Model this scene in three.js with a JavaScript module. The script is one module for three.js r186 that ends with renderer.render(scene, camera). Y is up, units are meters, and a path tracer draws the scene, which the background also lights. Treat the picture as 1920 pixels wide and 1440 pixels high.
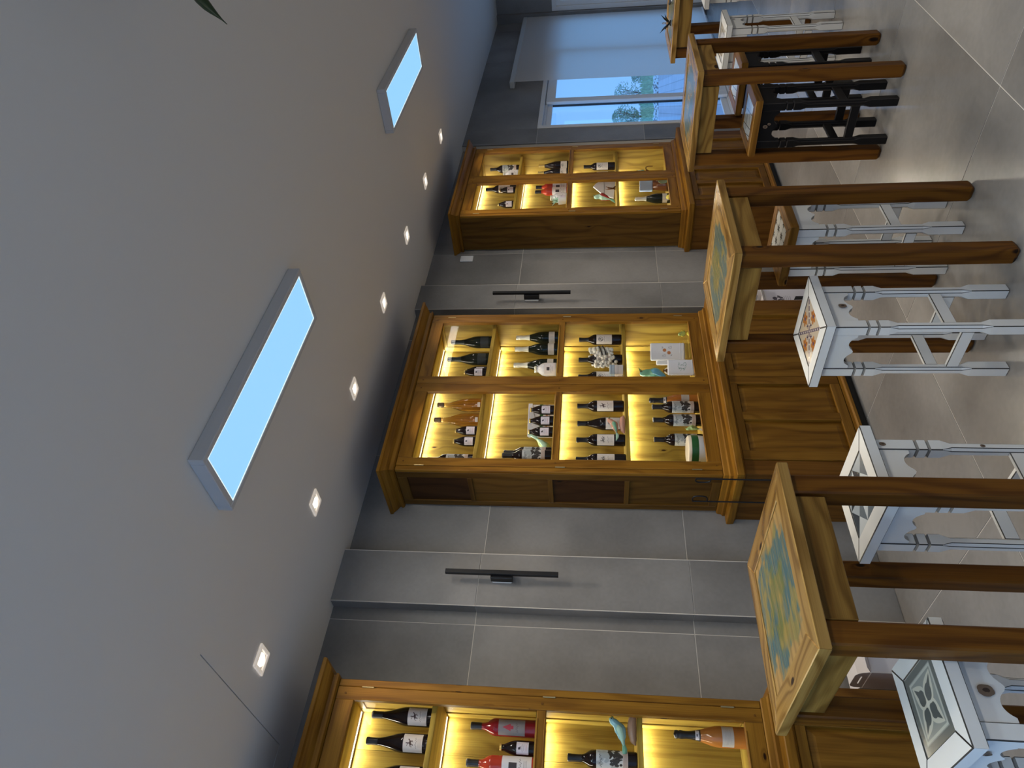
import * as THREE from 'three';
import { mergeGeometries } from 'three/addons/utils/BufferGeometryUtils.js';
import { RectAreaLightUniformsLib } from 'three/addons/lights/RectAreaLightUniformsLib.js';

// ───────────────────────── camera, sky, exposure ─────────────────────────
const scene = new THREE.Scene();
const camera = new THREE.PerspectiveCamera(57.08, 1920 / 1440, 0.05, 400);
camera.rotation.order = 'YXZ';
camera.position.set(0, 1.55, 0);
camera.rotation.set(0.11732, -0.79027, 0.00248 - Math.PI / 2);   // the photograph was taken with the camera turned on its side
camera.updateMatrixWorld();
const EXPOSURE = 1.0, SKY = 1.35, PANEL = 23, SPOT = 2.2, STRIP = 130;
{ // clear pale-blue sky
  const W = 64, H = 32, d = new Float32Array(W * H * 4);
  for (let j = 0; j < H; j++) for (let i = 0; i < W; i++) {
    const e = Math.max(0, ((j + 0.5) / H - 0.5) * 2), k = (j * W + i) * 4;
    d[k] = 0.19 - 0.06 * e; d[k + 1] = 0.47 - 0.07 * e; d[k + 2] = 0.97; d[k + 3] = 1;
  }
  const t = new THREE.DataTexture(d, W, H, THREE.RGBAFormat, THREE.FloatType);
  t.mapping = THREE.EquirectangularReflectionMapping; t.magFilter = THREE.LinearFilter; t.needsUpdate = true;
  scene.background = t; scene.backgroundIntensity = SKY;
}
RectAreaLightUniformsLib.init();
const renderer = new THREE.WebGLRenderer({ antialias: true });
renderer.toneMapping = THREE.LinearToneMapping;
renderer.toneMappingExposure = EXPOSURE;
renderer.shadowMap.enabled = true;

// ───────────────────────── helpers ─────────────────────────
let seed = 12345;
const rnd = () => { seed = (seed * 1664525 + 1013904223) >>> 0; return seed / 4294967296; };
const rr = (a, b) => a + (b - a) * rnd();
const lerp = (a, b, t) => a + (b - a) * t;
const clamp = (x, a = 0, b = 1) => Math.min(b, Math.max(a, x));
const smooth = (a, b, x) => { const t = clamp((x - a) / (b - a)); return t * t * (3 - 2 * t); };
function hash(i, j, s) { let h = Math.imul(i, 374761393) ^ Math.imul(j, 668265263) ^ Math.imul(s, 2246822519); h = Math.imul(h ^ (h >>> 13), 1274126177); return ((h ^ (h >>> 16)) >>> 0) / 4294967296; }
function vnoise(x, y, px, py, s) {      // value noise that repeats every px, py
  const i = Math.floor(x), j = Math.floor(y), fx = x - i, fy = y - j, m = (a, p) => ((a % p) + p) % p;
  const u = fx * fx * (3 - 2 * fx), v = fy * fy * (3 - 2 * fy);
  const a = hash(m(i, px), m(j, py), s), b = hash(m(i + 1, px), m(j, py), s), c = hash(m(i, px), m(j + 1, py), s), e = hash(m(i + 1, px), m(j + 1, py), s);
  return lerp(lerp(a, b, u), lerp(c, e, u), v);
}
const fbm = (x, y, px, py, s, o = 4) => { let t = 0, a = 0.5, n = 0; for (let k = 0; k < o; k++) { t += a * vnoise(x * 2 ** k, y * 2 ** k, px * 2 ** k, py * 2 ** k, s + k); n += a; a /= 2; } return t / n; };
function dataTex(w, h, f, sx, sy, srgb = true) {        // f(u,v) -> [r,g,b] 0..1
  const d = new Uint8Array(w * h * 4);
  for (let j = 0; j < h; j++) for (let i = 0; i < w; i++) { const c = f((i + 0.5) / w, (j + 0.5) / h), k = (j * w + i) * 4; for (let q = 0; q < 3; q++) d[k + q] = 255 * clamp(c[q]); d[k + 3] = 255; }
  const t = new THREE.DataTexture(d, w, h); t.magFilter = THREE.LinearFilter; t.wrapS = t.wrapT = THREE.RepeatWrapping;
  if (srgb) t.colorSpace = THREE.SRGBColorSpace; t.repeat.set(1 / sx, 1 / sy); t.needsUpdate = true; return t;
}
function canvasTex(w, h, draw) {
  const c = document.createElement('canvas'); c.width = w; c.height = h; draw(c.getContext('2d'), w, h);
  const t = new THREE.CanvasTexture(c); t.colorSpace = THREE.SRGBColorSpace; return t;
}
const taken = new Map();
const numbered = (n) => { const k = taken.get(n) || 0; taken.set(n, k + 1); return k ? n + '_' + String(k).padStart(3, '0') : n; };
function thing(name, label, category, [x, y, z] = [0, 0, 0], turn = 0, group) {
  const o = new THREE.Group(); o.name = numbered(name); scene.add(o); o.position.set(x, y, z); o.rotation.y = turn;
  o.userData = { label, category }; if (group) o.userData.group = group; return o;
}
function tag(o, label, category, group) { o.userData = { label, category }; if (group) o.userData.group = group; return o; }
function prep(g) {
  if (g.index) g = g.toNonIndexed();
  for (const k of Object.keys(g.attributes)) if (!['position', 'normal', 'uv', 'color'].includes(k)) g.deleteAttribute(k);
  const n = g.attributes.position.count;
  if (!g.attributes.normal) g.computeVertexNormals();
  if (!g.attributes.uv) g.setAttribute('uv', new THREE.BufferAttribute(new Float32Array(n * 2), 2));
  if (!g.attributes.color) g.setAttribute('color', new THREE.BufferAttribute(new Float32Array(n * 3).fill(1), 3));
  return g;
}
function obj(name, geos, mat, parent = scene) {
  const list = (Array.isArray(geos) ? geos : [geos]).map(prep);
  const m = new THREE.Mesh(list.length > 1 ? mergeGeometries(list) : list[0], mat);
  m.name = parent === scene ? numbered(name) : name; m.castShadow = m.receiveShadow = true; parent.add(m); return m;
}
function struct(name, geos, mat, parent = scene) { const m = obj(name, geos, mat, parent); if (parent === scene) m.userData.kind = 'structure'; return m; }
function dup(root, [x, y, z], turn, label) {
  const r = root.clone(); r.name = numbered(root.name.replace(/_\d{3}$/, '')); scene.add(r); r.position.set(x, y, z); r.rotation.y = turn;
  r.userData = { ...root.userData, label }; return r;
}
const tint = (g, c) => { g = prep(g); const a = g.attributes.color; for (let i = 0; i < a.count; i++) a.setXYZ(i, c[0], c[1], c[2]); return g; };
// chamfered box between two corners; grain axis gets u. The chamfers may carry their own (rubbed) colour.
function bx(x0, x1, y0, y1, z0, z1, { c = 0.002, edge = [1, 1, 1], face = [1, 1, 1], grain, off } = {}) {
  const mn = [x0, y0, z0], mx = [x1, y1, z1], sz = [x1 - x0, y1 - y0, z1 - z0], P = [], N = [], U = [], C = [];
  c = Math.min(c, Math.min(...sz) * 0.45);
  const ga = grain ? 'xyz'.indexOf(grain) : sz.indexOf(Math.max(...sz)), ox = off ? off[0] : rr(0, 5), oy = off ? off[1] : rr(0, 5);
  const pt = (s, f) => [0, 1, 2].map((a) => (s[a] > 0 ? mx[a] - (f === a ? 0 : c) : mn[a] + (f === a ? 0 : c)));
  const put = (pts, n, col, ax) => {
    const l = Math.hypot(...n); n = n.map((q) => q / l);
    const o = [0, 1, 2].filter((a) => a !== ax), ua = o.includes(ga) ? ga : o[0], va = o.find((a) => a !== ua);
    const e1 = pts[1].map((q, i) => q - pts[0][i]), e2 = pts[2].map((q, i) => q - pts[0][i]);
    const cr = [e1[1] * e2[2] - e1[2] * e2[1], e1[2] * e2[0] - e1[0] * e2[2], e1[0] * e2[1] - e1[1] * e2[0]];
    if (cr[0] * n[0] + cr[1] * n[1] + cr[2] * n[2] < 0) pts = [...pts].reverse();
    for (const t of pts.length === 4 ? [0, 1, 2, 0, 2, 3] : [0, 1, 2]) { P.push(...pts[t]); N.push(...n); U.push(pts[t][ua] + ox + ax * 0.37, pts[t][va] + oy + ax * 0.61); C.push(...col); }
  };
  for (let a = 0; a < 3; a++) for (const s of [-1, 1]) {
    const [b, d] = [0, 1, 2].filter((q) => q !== a), q = [[-1, -1], [1, -1], [1, 1], [-1, 1]].map(([i, j]) => { const v = []; v[a] = s; v[b] = i; v[d] = j; return pt(v, a); });
    const n = [0, 0, 0]; n[a] = s; put(q, n, face, a);
  }
  if (c > 0) {
    for (let a = 0; a < 3; a++) { const [b, d] = [0, 1, 2].filter((q) => q !== a);
      for (const i of [-1, 1]) for (const j of [-1, 1]) { const v0 = [], v1 = []; v0[a] = -1; v1[a] = 1; v0[b] = v1[b] = i; v0[d] = v1[d] = j; const n = [0, 0, 0]; n[b] = i; n[d] = j; put([pt(v0, b), pt(v1, b), pt(v1, d), pt(v0, d)], n, edge, b); } }
    for (const i of [-1, 1]) for (const j of [-1, 1]) for (const k of [-1, 1]) put([0, 1, 2].map((f) => pt([i, j, k], f)), [i, j, k], edge, 0);
  }
  const g = new THREE.BufferGeometry();
  g.setAttribute('position', new THREE.Float32BufferAttribute(P, 3)); g.setAttribute('normal', new THREE.Float32BufferAttribute(N, 3));
  g.setAttribute('uv', new THREE.Float32BufferAttribute(U, 2)); g.setAttribute('color', new THREE.Float32BufferAttribute(C, 3)); return g;
}
// stacked cross-sections (each a ring of [x,z] at height y): flat-shaded sides, capped
function stack(levels, col = () => [1, 1, 1], grainUp = true) {
  const P = [], U = [], C = [], ox = rr(0, 5), oy = rr(0, 5);
  const tri = (a, b, c, ua, ub, uc, k) => { P.push(...a, ...b, ...c); U.push(...ua, ...ub, ...uc); C.push(...k, ...k, ...k); };
  for (let l = 0; l + 1 < levels.length; l++) {
    const [y0, r0] = levels[l], [y1, r1] = levels[l + 1], n = r0.length; let s = 0;
    for (let i = 0; i < n; i++) {
      const j = (i + 1) % n, a = [r0[i][0], y0, r0[i][1]], b = [r0[j][0], y0, r0[j][1]], c = [r1[j][0], y1, r1[j][1]], d = [r1[i][0], y1, r1[i][1]], L = Math.hypot(b[0] - a[0], b[2] - a[2]);
      const w = (p, q) => (grainUp ? [p + oy, q + ox] : [q + oy, p + ox]), k = col(l, i);
      const ua = w(y0, s), ub = w(y0, s + L), uc = w(y1, s + L), ud = w(y1, s); s += L;
      tri(a, d, c, ua, ud, uc, k); tri(a, c, b, ua, uc, ub, k);
    }
  }
  for (const [l, flip] of [[0, 0], [levels.length - 1, 1]]) { const [y, r] = levels[l]; for (let i = 1; i + 1 < r.length; i++) { const t = [r[0], r[i], r[i + 1]].map((p) => [p[0], y, p[1]]); if (flip) t.reverse(); const u = t.map((p) => [p[0] + ox, p[2] + oy]); tri(t[0], t[1], t[2], u[0], u[1], u[2], col(-1, 0)); } }
  const g = new THREE.BufferGeometry(); g.setAttribute('position', new THREE.Float32BufferAttribute(P, 3)); g.setAttribute('uv', new THREE.Float32BufferAttribute(U, 2)); g.setAttribute('color', new THREE.Float32BufferAttribute(C, 3)); g.computeVertexNormals(); return g;
}
const rect = (x0, x1, z0, z1) => [[x0, z0], [x1, z0], [x1, z1], [x0, z1]];
const rectLoft = (rows) => stack(rows.map(([y, x0, x1, z0, z1]) => [y, rect(x0, x1, z0, z1)]), undefined, false);
const lathe = (pts, n = 28) => new THREE.LatheGeometry(pts.map(([r, y]) => new THREE.Vector2(r, y)), n);
const tube = (pts, r, seg = 24, rad = 8) => new THREE.TubeGeometry(new THREE.CatmullRomCurve3(pts.map((p) => new THREE.Vector3(...p))), seg, r, rad, false);
const mv = (g, x, y, z) => g.translate(x, y, z);
// smooth body along a spine: [[x,y,z,r],...]
function bodyAlong(sp, n = 14, seg = 26, flat = 1) {
  const cv = new THREE.CatmullRomCurve3(sp.map((p) => new THREE.Vector3(p[0], p[1], p[2]))), g = new THREE.TubeGeometry(cv, seg, 1, n, false), pos = g.attributes.position;
  for (let i = 0; i <= seg; i++) {
    const c = cv.getPointAt(i / seg), q = clamp(cv.getUtoTmapping(i / seg, null) * (sp.length - 1), 0, sp.length - 1.0001), k = Math.floor(q), f = q - k, s = f * f * (3 - 2 * f), r = lerp(sp[k][3], sp[k + 1][3], s);
    for (let j = 0; j <= n; j++) { const a = i * (n + 1) + j; pos.setXYZ(a, c.x + (pos.getX(a) - c.x) * r, c.y + (pos.getY(a) - c.y) * r, c.z + (pos.getZ(a) - c.z) * r * flat); }
  }
  g.computeVertexNormals(); return g;
}

// ───────────────────────── materials ─────────────────────────
function woodTexture(s, { n = 9, wob = 1.6, contrast = 0.20, knots = 3, streak = 0.13 } = {}) {
  const K = []; for (let i = 0; i < knots; i++) K.push([hash(i, 1, s), hash(i, 2, s), 0.018 + 0.02 * hash(i, 3, s)]);
  return dataTex(1024, 512, (u, v) => {
    let h = v * n + wob * (fbm(u * 3, v * 4, 3, 4, s, 3) - 0.5) * 2 + 0.5 * (vnoise(u * 2, v * 2, 2, 2, s + 9) - 0.5), dark = 0;
    for (const [ku, kv, kr] of K) { let du = Math.abs(u - ku), dv = Math.abs(v - kv); du = Math.min(du, 1 - du) * 2.2; dv = Math.min(dv, 1 - dv); const q = Math.hypot(du * 0.55, dv) / kr; h += 1.3 * Math.exp(-q * q * 0.5); dark = Math.max(dark, smooth(0.75, 0.35, q)); }
    const f = h - Math.floor(h), ring = Math.pow(0.5 + 0.5 * Math.sin(f * 6.2832), 2.2);
    const fine = vnoise(u * 10, v * 220, 10, 220, s + 20), band = fbm(u * 2, v * 10, 2, 10, s + 30, 2);
    let t = 1 - contrast * ring - streak * (fine - 0.3) - 0.28 * (band - 0.5);
    t *= 1 - 0.72 * dark; const q = clamp(t, 0.12, 1.1);
    return [q * 0.97, Math.pow(q, 1.2) * 0.96, Math.pow(q, 1.5) * 0.95];
  }, 1.5, 0.5);
}
const woodA = woodTexture(11), woodB = woodTexture(47, { n: 7, wob: 2.2, contrast: 0.20, knots: 4, streak: 0.1 }), woodC = woodTexture(83, { n: 6, wob: 1.6, contrast: 0.13, knots: 1, streak: 0.12 });
const wood = (o) => new THREE.MeshPhysicalMaterial({ specularIntensity: 0.4, ...o });
const std = (o) => new THREE.MeshStandardMaterial(o), lin = (r, g, b) => new THREE.Color().setRGB(r, g, b);
const cloud = (s, lo, hi, m) => dataTex(512, 512, (u, v) => { const t = lerp(lo, hi, fbm(u * 4, v * 4, 4, 4, s, 5)) + 0.03 * (vnoise(u * 150, v * 150, 150, 150, s) - 0.5); return [t, t, t]; }, m, m);
const tileCloud = cloud(5, 0.72, 1.08, 1.9), floorCloud = cloud(9, 0.72, 1.1, 2.3);
const rough = (s, a, b, m) => { const t = dataTex(256, 256, (u, v) => { const q = lerp(a, b, fbm(u * 6, v * 6, 6, 6, s, 4)); return [q, q, q]; }, m, m, false); return t; };
const M = {
  ceiling: std({ color: lin(0.80, 0.785, 0.75), roughness: 0.75 }),
  plaster: std({ color: lin(0.5, 0.48, 0.45), roughness: 0.9 }),
  wallTile: [0.97, 1, 1.04].map((k) => std({ color: lin(0.30 * k, 0.292 * k, 0.285 * k), map: tileCloud, roughness: 0.55 })),
  grout: std({ color: lin(0.62, 0.58, 0.53), roughness: 0.9 }),
  floorTile: [0.97, 1, 1.03].map((k) => std({ color: lin(0.315 * k, 0.300 * k, 0.283 * k), map: floorCloud, roughness: 0.26, roughnessMap: rough(3, 0.7, 1, 1.7) })),
  cabinetMid: wood({ color: lin(0.23, 0.108, 0.013), map: woodC, roughness: 0.45, vertexColors: true }),
  cabinet: wood({ color: lin(0.285, 0.132, 0.013), map: woodC, roughness: 0.45, vertexColors: true }),
  cabinetDark: wood({ color: lin(0.17, 0.072, 0.010), map: woodC, roughness: 0.5, vertexColors: true }),
  inside: wood({ color: lin(0.42, 0.295, 0.050), map: woodC, roughness: 0.55, vertexColors: true }),
  insidePanel: wood({ color: lin(0.40, 0.28, 0.05), map: woodC, roughness: 0.55, vertexColors: true }),
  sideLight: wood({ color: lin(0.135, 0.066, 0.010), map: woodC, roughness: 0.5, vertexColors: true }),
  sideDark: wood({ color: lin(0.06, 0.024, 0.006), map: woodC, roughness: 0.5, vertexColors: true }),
  apronWood: wood({ color: lin(0.30, 0.172, 0.04), map: woodB, roughness: 0.4, vertexColors: true }),
  tableTop: wood({ color: lin(0.39, 0.228, 0.064), map: woodB, roughness: 0.24, specularIntensity: 0.5, vertexColors: true }),
  tableLeg: wood({ color: lin(0.15, 0.057, 0.005), map: woodA, roughness: 0.45, vertexColors: true }),
  seatWood: wood({ color: lin(0.26, 0.125, 0.02), map: woodA, roughness: 0.35, vertexColors: true }),
  white: std({ color: lin(0.76, 0.76, 0.74), roughness: 0.45, vertexColors: true }),
  black: wood({ color: lin(0.006, 0.006, 0.007), roughness: 0.4, specularIntensity: 0.35, vertexColors: true }),
  iron: std({ color: lin(0.01, 0.01, 0.012), roughness: 0.4, metalness: 0.2 }),
  plinth: std({ color: lin(0.012, 0.011, 0.01), roughness: 0.6 }),
  brass: std({ color: lin(0.5, 0.36, 0.16), roughness: 0.35, metalness: 0.9 }),
  pvc: std({ color: lin(0.86, 0.87, 0.88), roughness: 0.4 }),
  gasket: std({ color: lin(0.03, 0.03, 0.03), roughness: 0.6 }),
  blind: new THREE.MeshPhysicalMaterial({ color: lin(0.97, 0.93, 0.88), roughness: 1, transmission: 0.8, thickness: 0 }),
  cassette: std({ color: lin(0.55, 0.56, 0.55), roughness: 0.8 }),
  fitting: std({ color: lin(0.6, 0.6, 0.6), roughness: 0.5 }),
  panelGlow: std({ color: lin(0.2, 0.25, 0.3), roughness: 0.5, emissive: lin(0.30, 0.66, 1.0), emissiveIntensity: 0.95 }),
  panelEdge: std({ color: lin(0.5, 0.5, 0.5), emissive: lin(0.8, 0.95, 1), emissiveIntensity: 1 }),
  spotGlow: std({ color: lin(0.8, 0.8, 0.8), emissive: lin(1, 0.93, 0.8), emissiveIntensity: 1.6 }),
  spotRim: std({ color: lin(0.85, 0.8, 0.74), roughness: 0.4, emissive: lin(1, 0.86, 0.7), emissiveIntensity: 0.35 }),  // rim emits faintly, painting in the lamp light that falls on it
  stripGlow: std({ color: lin(0.8, 0.8, 0.7), emissive: lin(1, 0.96, 0.74), emissiveIntensity: 1.5 }),
  pane: new THREE.MeshPhysicalMaterial({ color: 0xffffff, transmission: 1, thickness: 0, roughness: 0, ior: 1.5 }),
  doorGlass: new THREE.MeshPhysicalMaterial({ color: 0xffffff, transmission: 1, thickness: 0, roughness: 0, ior: 1.12 }),
  carton: std({ color: lin(0.74, 0.71, 0.72), roughness: 0.7 }),
  cardInside: std({ color: lin(0.42, 0.34, 0.28), roughness: 0.8 }),
};
const WHITE_EDGE = [0.05, 0.045, 0.04], BLACK_EDGE = [9, 7.5, 5.5];

// ───────────────────────── room shell ─────────────────────────
const RX0 = -1.6, RX1 = 11.15, RZ0 = -3.56, RZ1 = 3.2, HC = 3.0, WZ = -3.5;     // WZ: face of the wall with the sliding window
const XS = (k) => 1.756 + 1.139 * k, ZS = (k) => -3.57 + 1.165 * k;
{
  const f = struct('floor', bx(RX0 - 0.2, RX1 + 0.25, -0.2, -0.0022, RZ0 - 0.3, RZ1 + 0.2, { c: 0 }), M.grout);
  for (let i = -6; i < 9; i++) for (let k = 0; k < 6; k++) {
    const x0 = Math.max(XS(i), RX0), x1 = Math.min(XS(i + 1), RX1), z0 = Math.max(ZS(k), RZ0), z1 = Math.min(ZS(k + 1), RZ1);
    if (x1 - x0 < 0.05 || z1 - z0 < 0.05) continue;
    struct('tile', bx(x0 + 0.0025, x1 - 0.0025, -0.0021, 0, z0 + 0.0025, z1 - 0.0025, { c: 0.0008, grain: 'x' }), M.floorTile[Math.floor(rnd() * 3)], f);
  }
}
function tiled(name, x0, x1, z, depth, seams, opts = {}) {   // tiled wall facing +z: backing and one mesh per tile, joints recessed
  const { y0 = 0, y1 = HC, hole } = opts, core = [];
  const put = (a, b, c, d) => core.push(bx(a, b, c, d, z - depth, z - 0.0015, { c: 0 }));
  if (hole) { const [hx0, hx1, hy1] = hole; put(x0, hx0, y0, y1); put(hx1, x1, y0, y1); put(hx0, hx1, hy1, y1); } else put(x0, x1, y0, y1);
  const w = struct(name, core, M.grout), xs = [x0, ...seams.filter((s) => s > x0 + 0.02 && s < x1 - 0.02), x1], ys = [y0, 1.034, 2.19, y1];
  for (let i = 0; i + 1 < xs.length; i++) for (let j = 0; j < 3; j++) {
    let boxes = [[xs[i], xs[i + 1], ys[j], ys[j + 1]]];
    if (hole) boxes = boxes.flatMap(([a, b, c, d]) => { const [hx0, hx1, hy1] = hole; if (b <= hx0 || a >= hx1 || c >= hy1) return [[a, b, c, d]]; const o = []; if (a < hx0) o.push([a, hx0, c, d]); if (b > hx1) o.push([hx1, b, c, d]); if (d > hy1) o.push([Math.max(a, hx0), Math.min(b, hx1), hy1, d]); return o; });
    const e = (v, lo) => (v === x0 || v === x1 || (hole && (v === hole[0] || v === hole[1])) ? 0 : lo);
    const gs = boxes.map(([a, b, c, d]) => bx(a + e(a, 0.002), b - e(b, 0.002), c + (c > y0 ? 0.002 : 0), d - (d < y1 ? 0.002 : 0), z - 0.008, z, { c: 0.0008, grain: 'x' }));
    if (gs.length) struct('tile', gs, M.wallTile[Math.floor(rnd() * 3)], w);
  }
  return w;
}
const VS = [...Array(12).keys()].map((k) => 1.752 + 1.163 * (k - 5));
tiled('wall_back', RX0 - 0.2, 7.22, RZ0, 0.25, VS);
const WIN = { x0: 7.585, x1: 10.95, y1: 2.2 };
tiled('wall_window', 7.22, RX1 + 0.2, WZ, 0.31, [7.25, 9.6, 10.76], { hole: [WIN.x0, WIN.x1, WIN.y1] });
for (const [name, x0, x1] of [['pillar', 1.824, 2.148], ['pillar', 4.372, 4.69]]) {
  const p = struct(name, bx(x0 + 0.004, x1 - 0.004, 0, HC, RZ0, -3.4915, { c: 0 }), M.grout);
  const ys = [0, 1.034, 2.19, HC];
  for (let j = 0; j < 3; j++) {
    struct('tile', bx(x0 + 0.002, x1 - 0.002, ys[j] + 0.002, ys[j + 1] - 0.002, -3.496, -3.488, { c: 0.001, grain: 'x' }), M.wallTile[j % 3], p);
    for (const [a, b] of [[x0, x0 + 0.008], [x1 - 0.008, x1]]) struct('tile', bx(a, b, ys[j] + 0.002, ys[j + 1] - 0.002, RZ0 + 0.001, -3.4965, { c: 0.0006, grain: 'y' }), M.wallTile[j % 3], p);
  }
  struct('corner_trim', [bx(x0 - 0.0006, x0 + 0.004, 0, HC, -3.4915, -3.4874, { c: 0.0006 }), bx(x1 - 0.004, x1 + 0.0006, 0, HC, -3.4915, -3.4874, { c: 0.0006 })], M.grout, p);
}
// ceiling with an open joint turning a corner above the first cabinet
{
  const s = new THREE.Shape(); s.moveTo(RX0 - 0.2, -(RZ1 + 0.2)); s.lineTo(RX1 + 0.2, -(RZ1 + 0.2)); s.lineTo(RX1 + 0.2, -(RZ0 - 0.25)); s.lineTo(RX0 - 0.2, -(RZ0 - 0.25)); s.closePath();
  const h = new THREE.Path(); [[1.0445, 2.446], [1.0445, 3.3945], [-0.6, 3.3945], [-0.6, 3.390], [1.040, 3.390], [1.040, 2.446]].forEach(([x, y], k) => (k ? h.lineTo(x, y) : h.moveTo(x, y))); h.closePath(); s.holes.push(h);
  const g = new THREE.ExtrudeGeometry(s, { depth: 0.04, bevelEnabled: false }).rotateX(-Math.PI / 2).translate(0, HC, 0);
  const c = struct('ceiling', [g, bx(RX0 - 0.2, RX1 + 0.2, HC + 0.041, HC + 0.2, RZ0 - 0.25, RZ1 + 0.2, { c: 0 })], M.ceiling);
  struct('joint', [bx(1.0402, 1.0443, HC + 0.006, HC + 0.03, -3.394, -2.447, { c: 0 }), bx(-0.599, 1.040, HC + 0.006, HC + 0.03, -3.3943, -3.3902, { c: 0 })], M.plinth, c);
}
// window frames ---------------------------------------------------------
function sash(parent, x0, x1, y0, y1, z, fw = 0.075, d = 0.035) {
  const s = struct('sash', [bx(x0, x0 + fw, y0, y1, z - d / 2, z + d / 2, { c: 0.004 }), bx(x1 - fw, x1, y0, y1, z - d / 2, z + d / 2, { c: 0.004 }), bx(x0 + fw, x1 - fw, y1 - fw, y1, z - d / 2, z + d / 2, { c: 0.004 }), bx(x0 + fw, x1 - fw, y0, y0 + fw, z - d / 2, z + d / 2, { c: 0.004 })], M.pvc, parent);
  struct('gasket', [bx(x0 + fw, x0 + fw + 0.006, y0 + fw, y1 - fw, z - 0.012, z + 0.012, { c: 0 }), bx(x1 - fw - 0.006, x1 - fw, y0 + fw, y1 - fw, z - 0.012, z + 0.012, { c: 0 })], M.gasket, s);
  struct('glass_pane', bx(x0 + fw, x1 - fw, y0 + fw, y1 - fw, z - 0.003, z + 0.003, { c: 0 }), M.pane, s);
  return s;
}
{ // window_1: sliding glazing beside the cabinets
  const { x0, x1, y1 } = WIN, zf = WZ + 0.012, zb = WZ - 0.17, e = 0.05;
  const fr = [];
  for (const [a, b, c, d] of [[x0, x0 + e, 0, y1], [x1 - e, x1, 0, y1], [x0 + e, x1 - e, y1 - e, y1], [x0 + e, x1 - e, 0.0, 0.03]]) fr.push(bx(a, b, c, d, zb, zf, { c: 0.003 }));
  for (const z of [WZ - 0.055, WZ - 0.115]) fr.push(bx(x0 + e, x1 - e, y1 - e - 0.028, y1 - e, z - 0.008, z + 0.008, { c: 0.002 }), bx(x0 + e, x1 - e, 0.03, 0.046, z - 0.006, z + 0.006, { c: 0.002 }));
  const w = struct('window_1', fr, M.pvc);
  sash(w, x0 + e, 8.43, 0.04, y1 - e - 0.012, WZ - 0.085);
  sash(w, 8.31, 9.72, 0.04, y1 - e - 0.012, WZ - 0.03, 0.105);
  sash(w, 9.62, x1 - e, 0.04, y1 - e - 0.012, WZ - 0.085);
}
function endWall(x, face, z0, z1, y1, n, wallName, winName, topGap = 0) {   // wall across the room with glazing from z0 to z1
  const a = face > 0 ? x - 0.2 : x, b = face > 0 ? x : x + 0.2;
  struct(wallName, [bx(a, b, 0, HC, RZ0 - 0.05, z0, { c: 0 }), bx(a, b, 0, HC, z1, RZ1 + 0.2, { c: 0 }), bx(a, b, y1, HC, z0, z1, { c: 0 })], M.wallTile[0]);
  const e = 0.06, xm = (a + b) / 2, fx0 = face > 0 ? x - 0.09 : x - 0.012, fx1 = face > 0 ? x + 0.012 : x + 0.09;
  const w = struct(winName, [bx(fx0, fx1, 0, y1, z0, z0 + e, { c: 0.004 }), bx(fx0, fx1, 0, y1, z1 - e, z1, { c: 0.004 }), bx(fx0, fx1, y1 - e, y1, z0 + e, z1 - e, { c: 0.004 }), bx(fx0, fx1, 0, 0.04, z0 + e, z1 - e, { c: 0.004 })], M.pvc);
  const L = (z1 - z0 - 2 * e) / n, xc = (fx0 + fx1) / 2, fw = 0.07;
  for (let k = 0; k < n; k++) {
    const p = z0 + e + L * k, q = p + L, t = y1 - e;
    const s = struct('sash', [bx(xc - 0.02, xc + 0.02, 0.04, t, p, p + fw, { c: 0.004 }), bx(xc - 0.02, xc + 0.02, 0.04, t, q - fw, q, { c: 0.004 }), bx(xc - 0.02, xc + 0.02, t - fw, t, p + fw, q - fw, { c: 0.004 }), bx(xc - 0.02, xc + 0.02, 0.04, 0.04 + fw, p + fw, q - fw, { c: 0.004 })], M.pvc, w);
    struct('glass_pane', bx(xc - 0.003, xc + 0.003, 0.04 + fw, t - fw, p + fw, q - fw, { c: 0 }), M.pane, s);
  }
}
endWall(RX1, -1, -3.38, -1.0, 2.19, 2, 'wall_right', 'window_2');
endWall(RX0, 1, -3.2, 3.0, 2.8, 5, 'wall_left', 'window_3');
struct('pillar', bx(RX1 - 0.06, RX1, 0, HC, WZ, -3.385, { c: 0.002 }), M.wallTile[1]);
struct('wall_front', bx(RX0 - 0.2, RX1 + 0.2, 0, HC, RZ1, RZ1 + 0.2, { c: 0 }), M.plaster);
{ // roller blind with its cassette
  const x0 = 8.712, x1 = 11.07, t = thing('roller_blind', 'large pale roller blind pulled down over the sliding window', 'blind', [x0, 0, WZ]);
  const W = x1 - x0;
  obj('cassette', [bx(0, W, 2.545, 2.605, 0.001, 0.085, { c: 0.006 })], M.cassette, t);
  const g = new THREE.BoxGeometry(W - 0.01, 2.485, 0.0016, 24, 30, 1), p = g.attributes.position;
  for (let i = 0; i < p.count; i++) p.setZ(i, p.getZ(i) + 0.0025 * Math.sin(p.getX(i) * 2.1 + 0.4) * smooth(1.2, -1.2, p.getY(i)));
  g.computeVertexNormals(); obj('fabric', mv(g, W / 2, 1.3035, 0.081), M.blind, t);
  obj('bottom_rail', bx(0, W, 0.045, 0.068, 0.072, 0.09, { c: 0.006 }), M.pvc, t);
}
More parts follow.
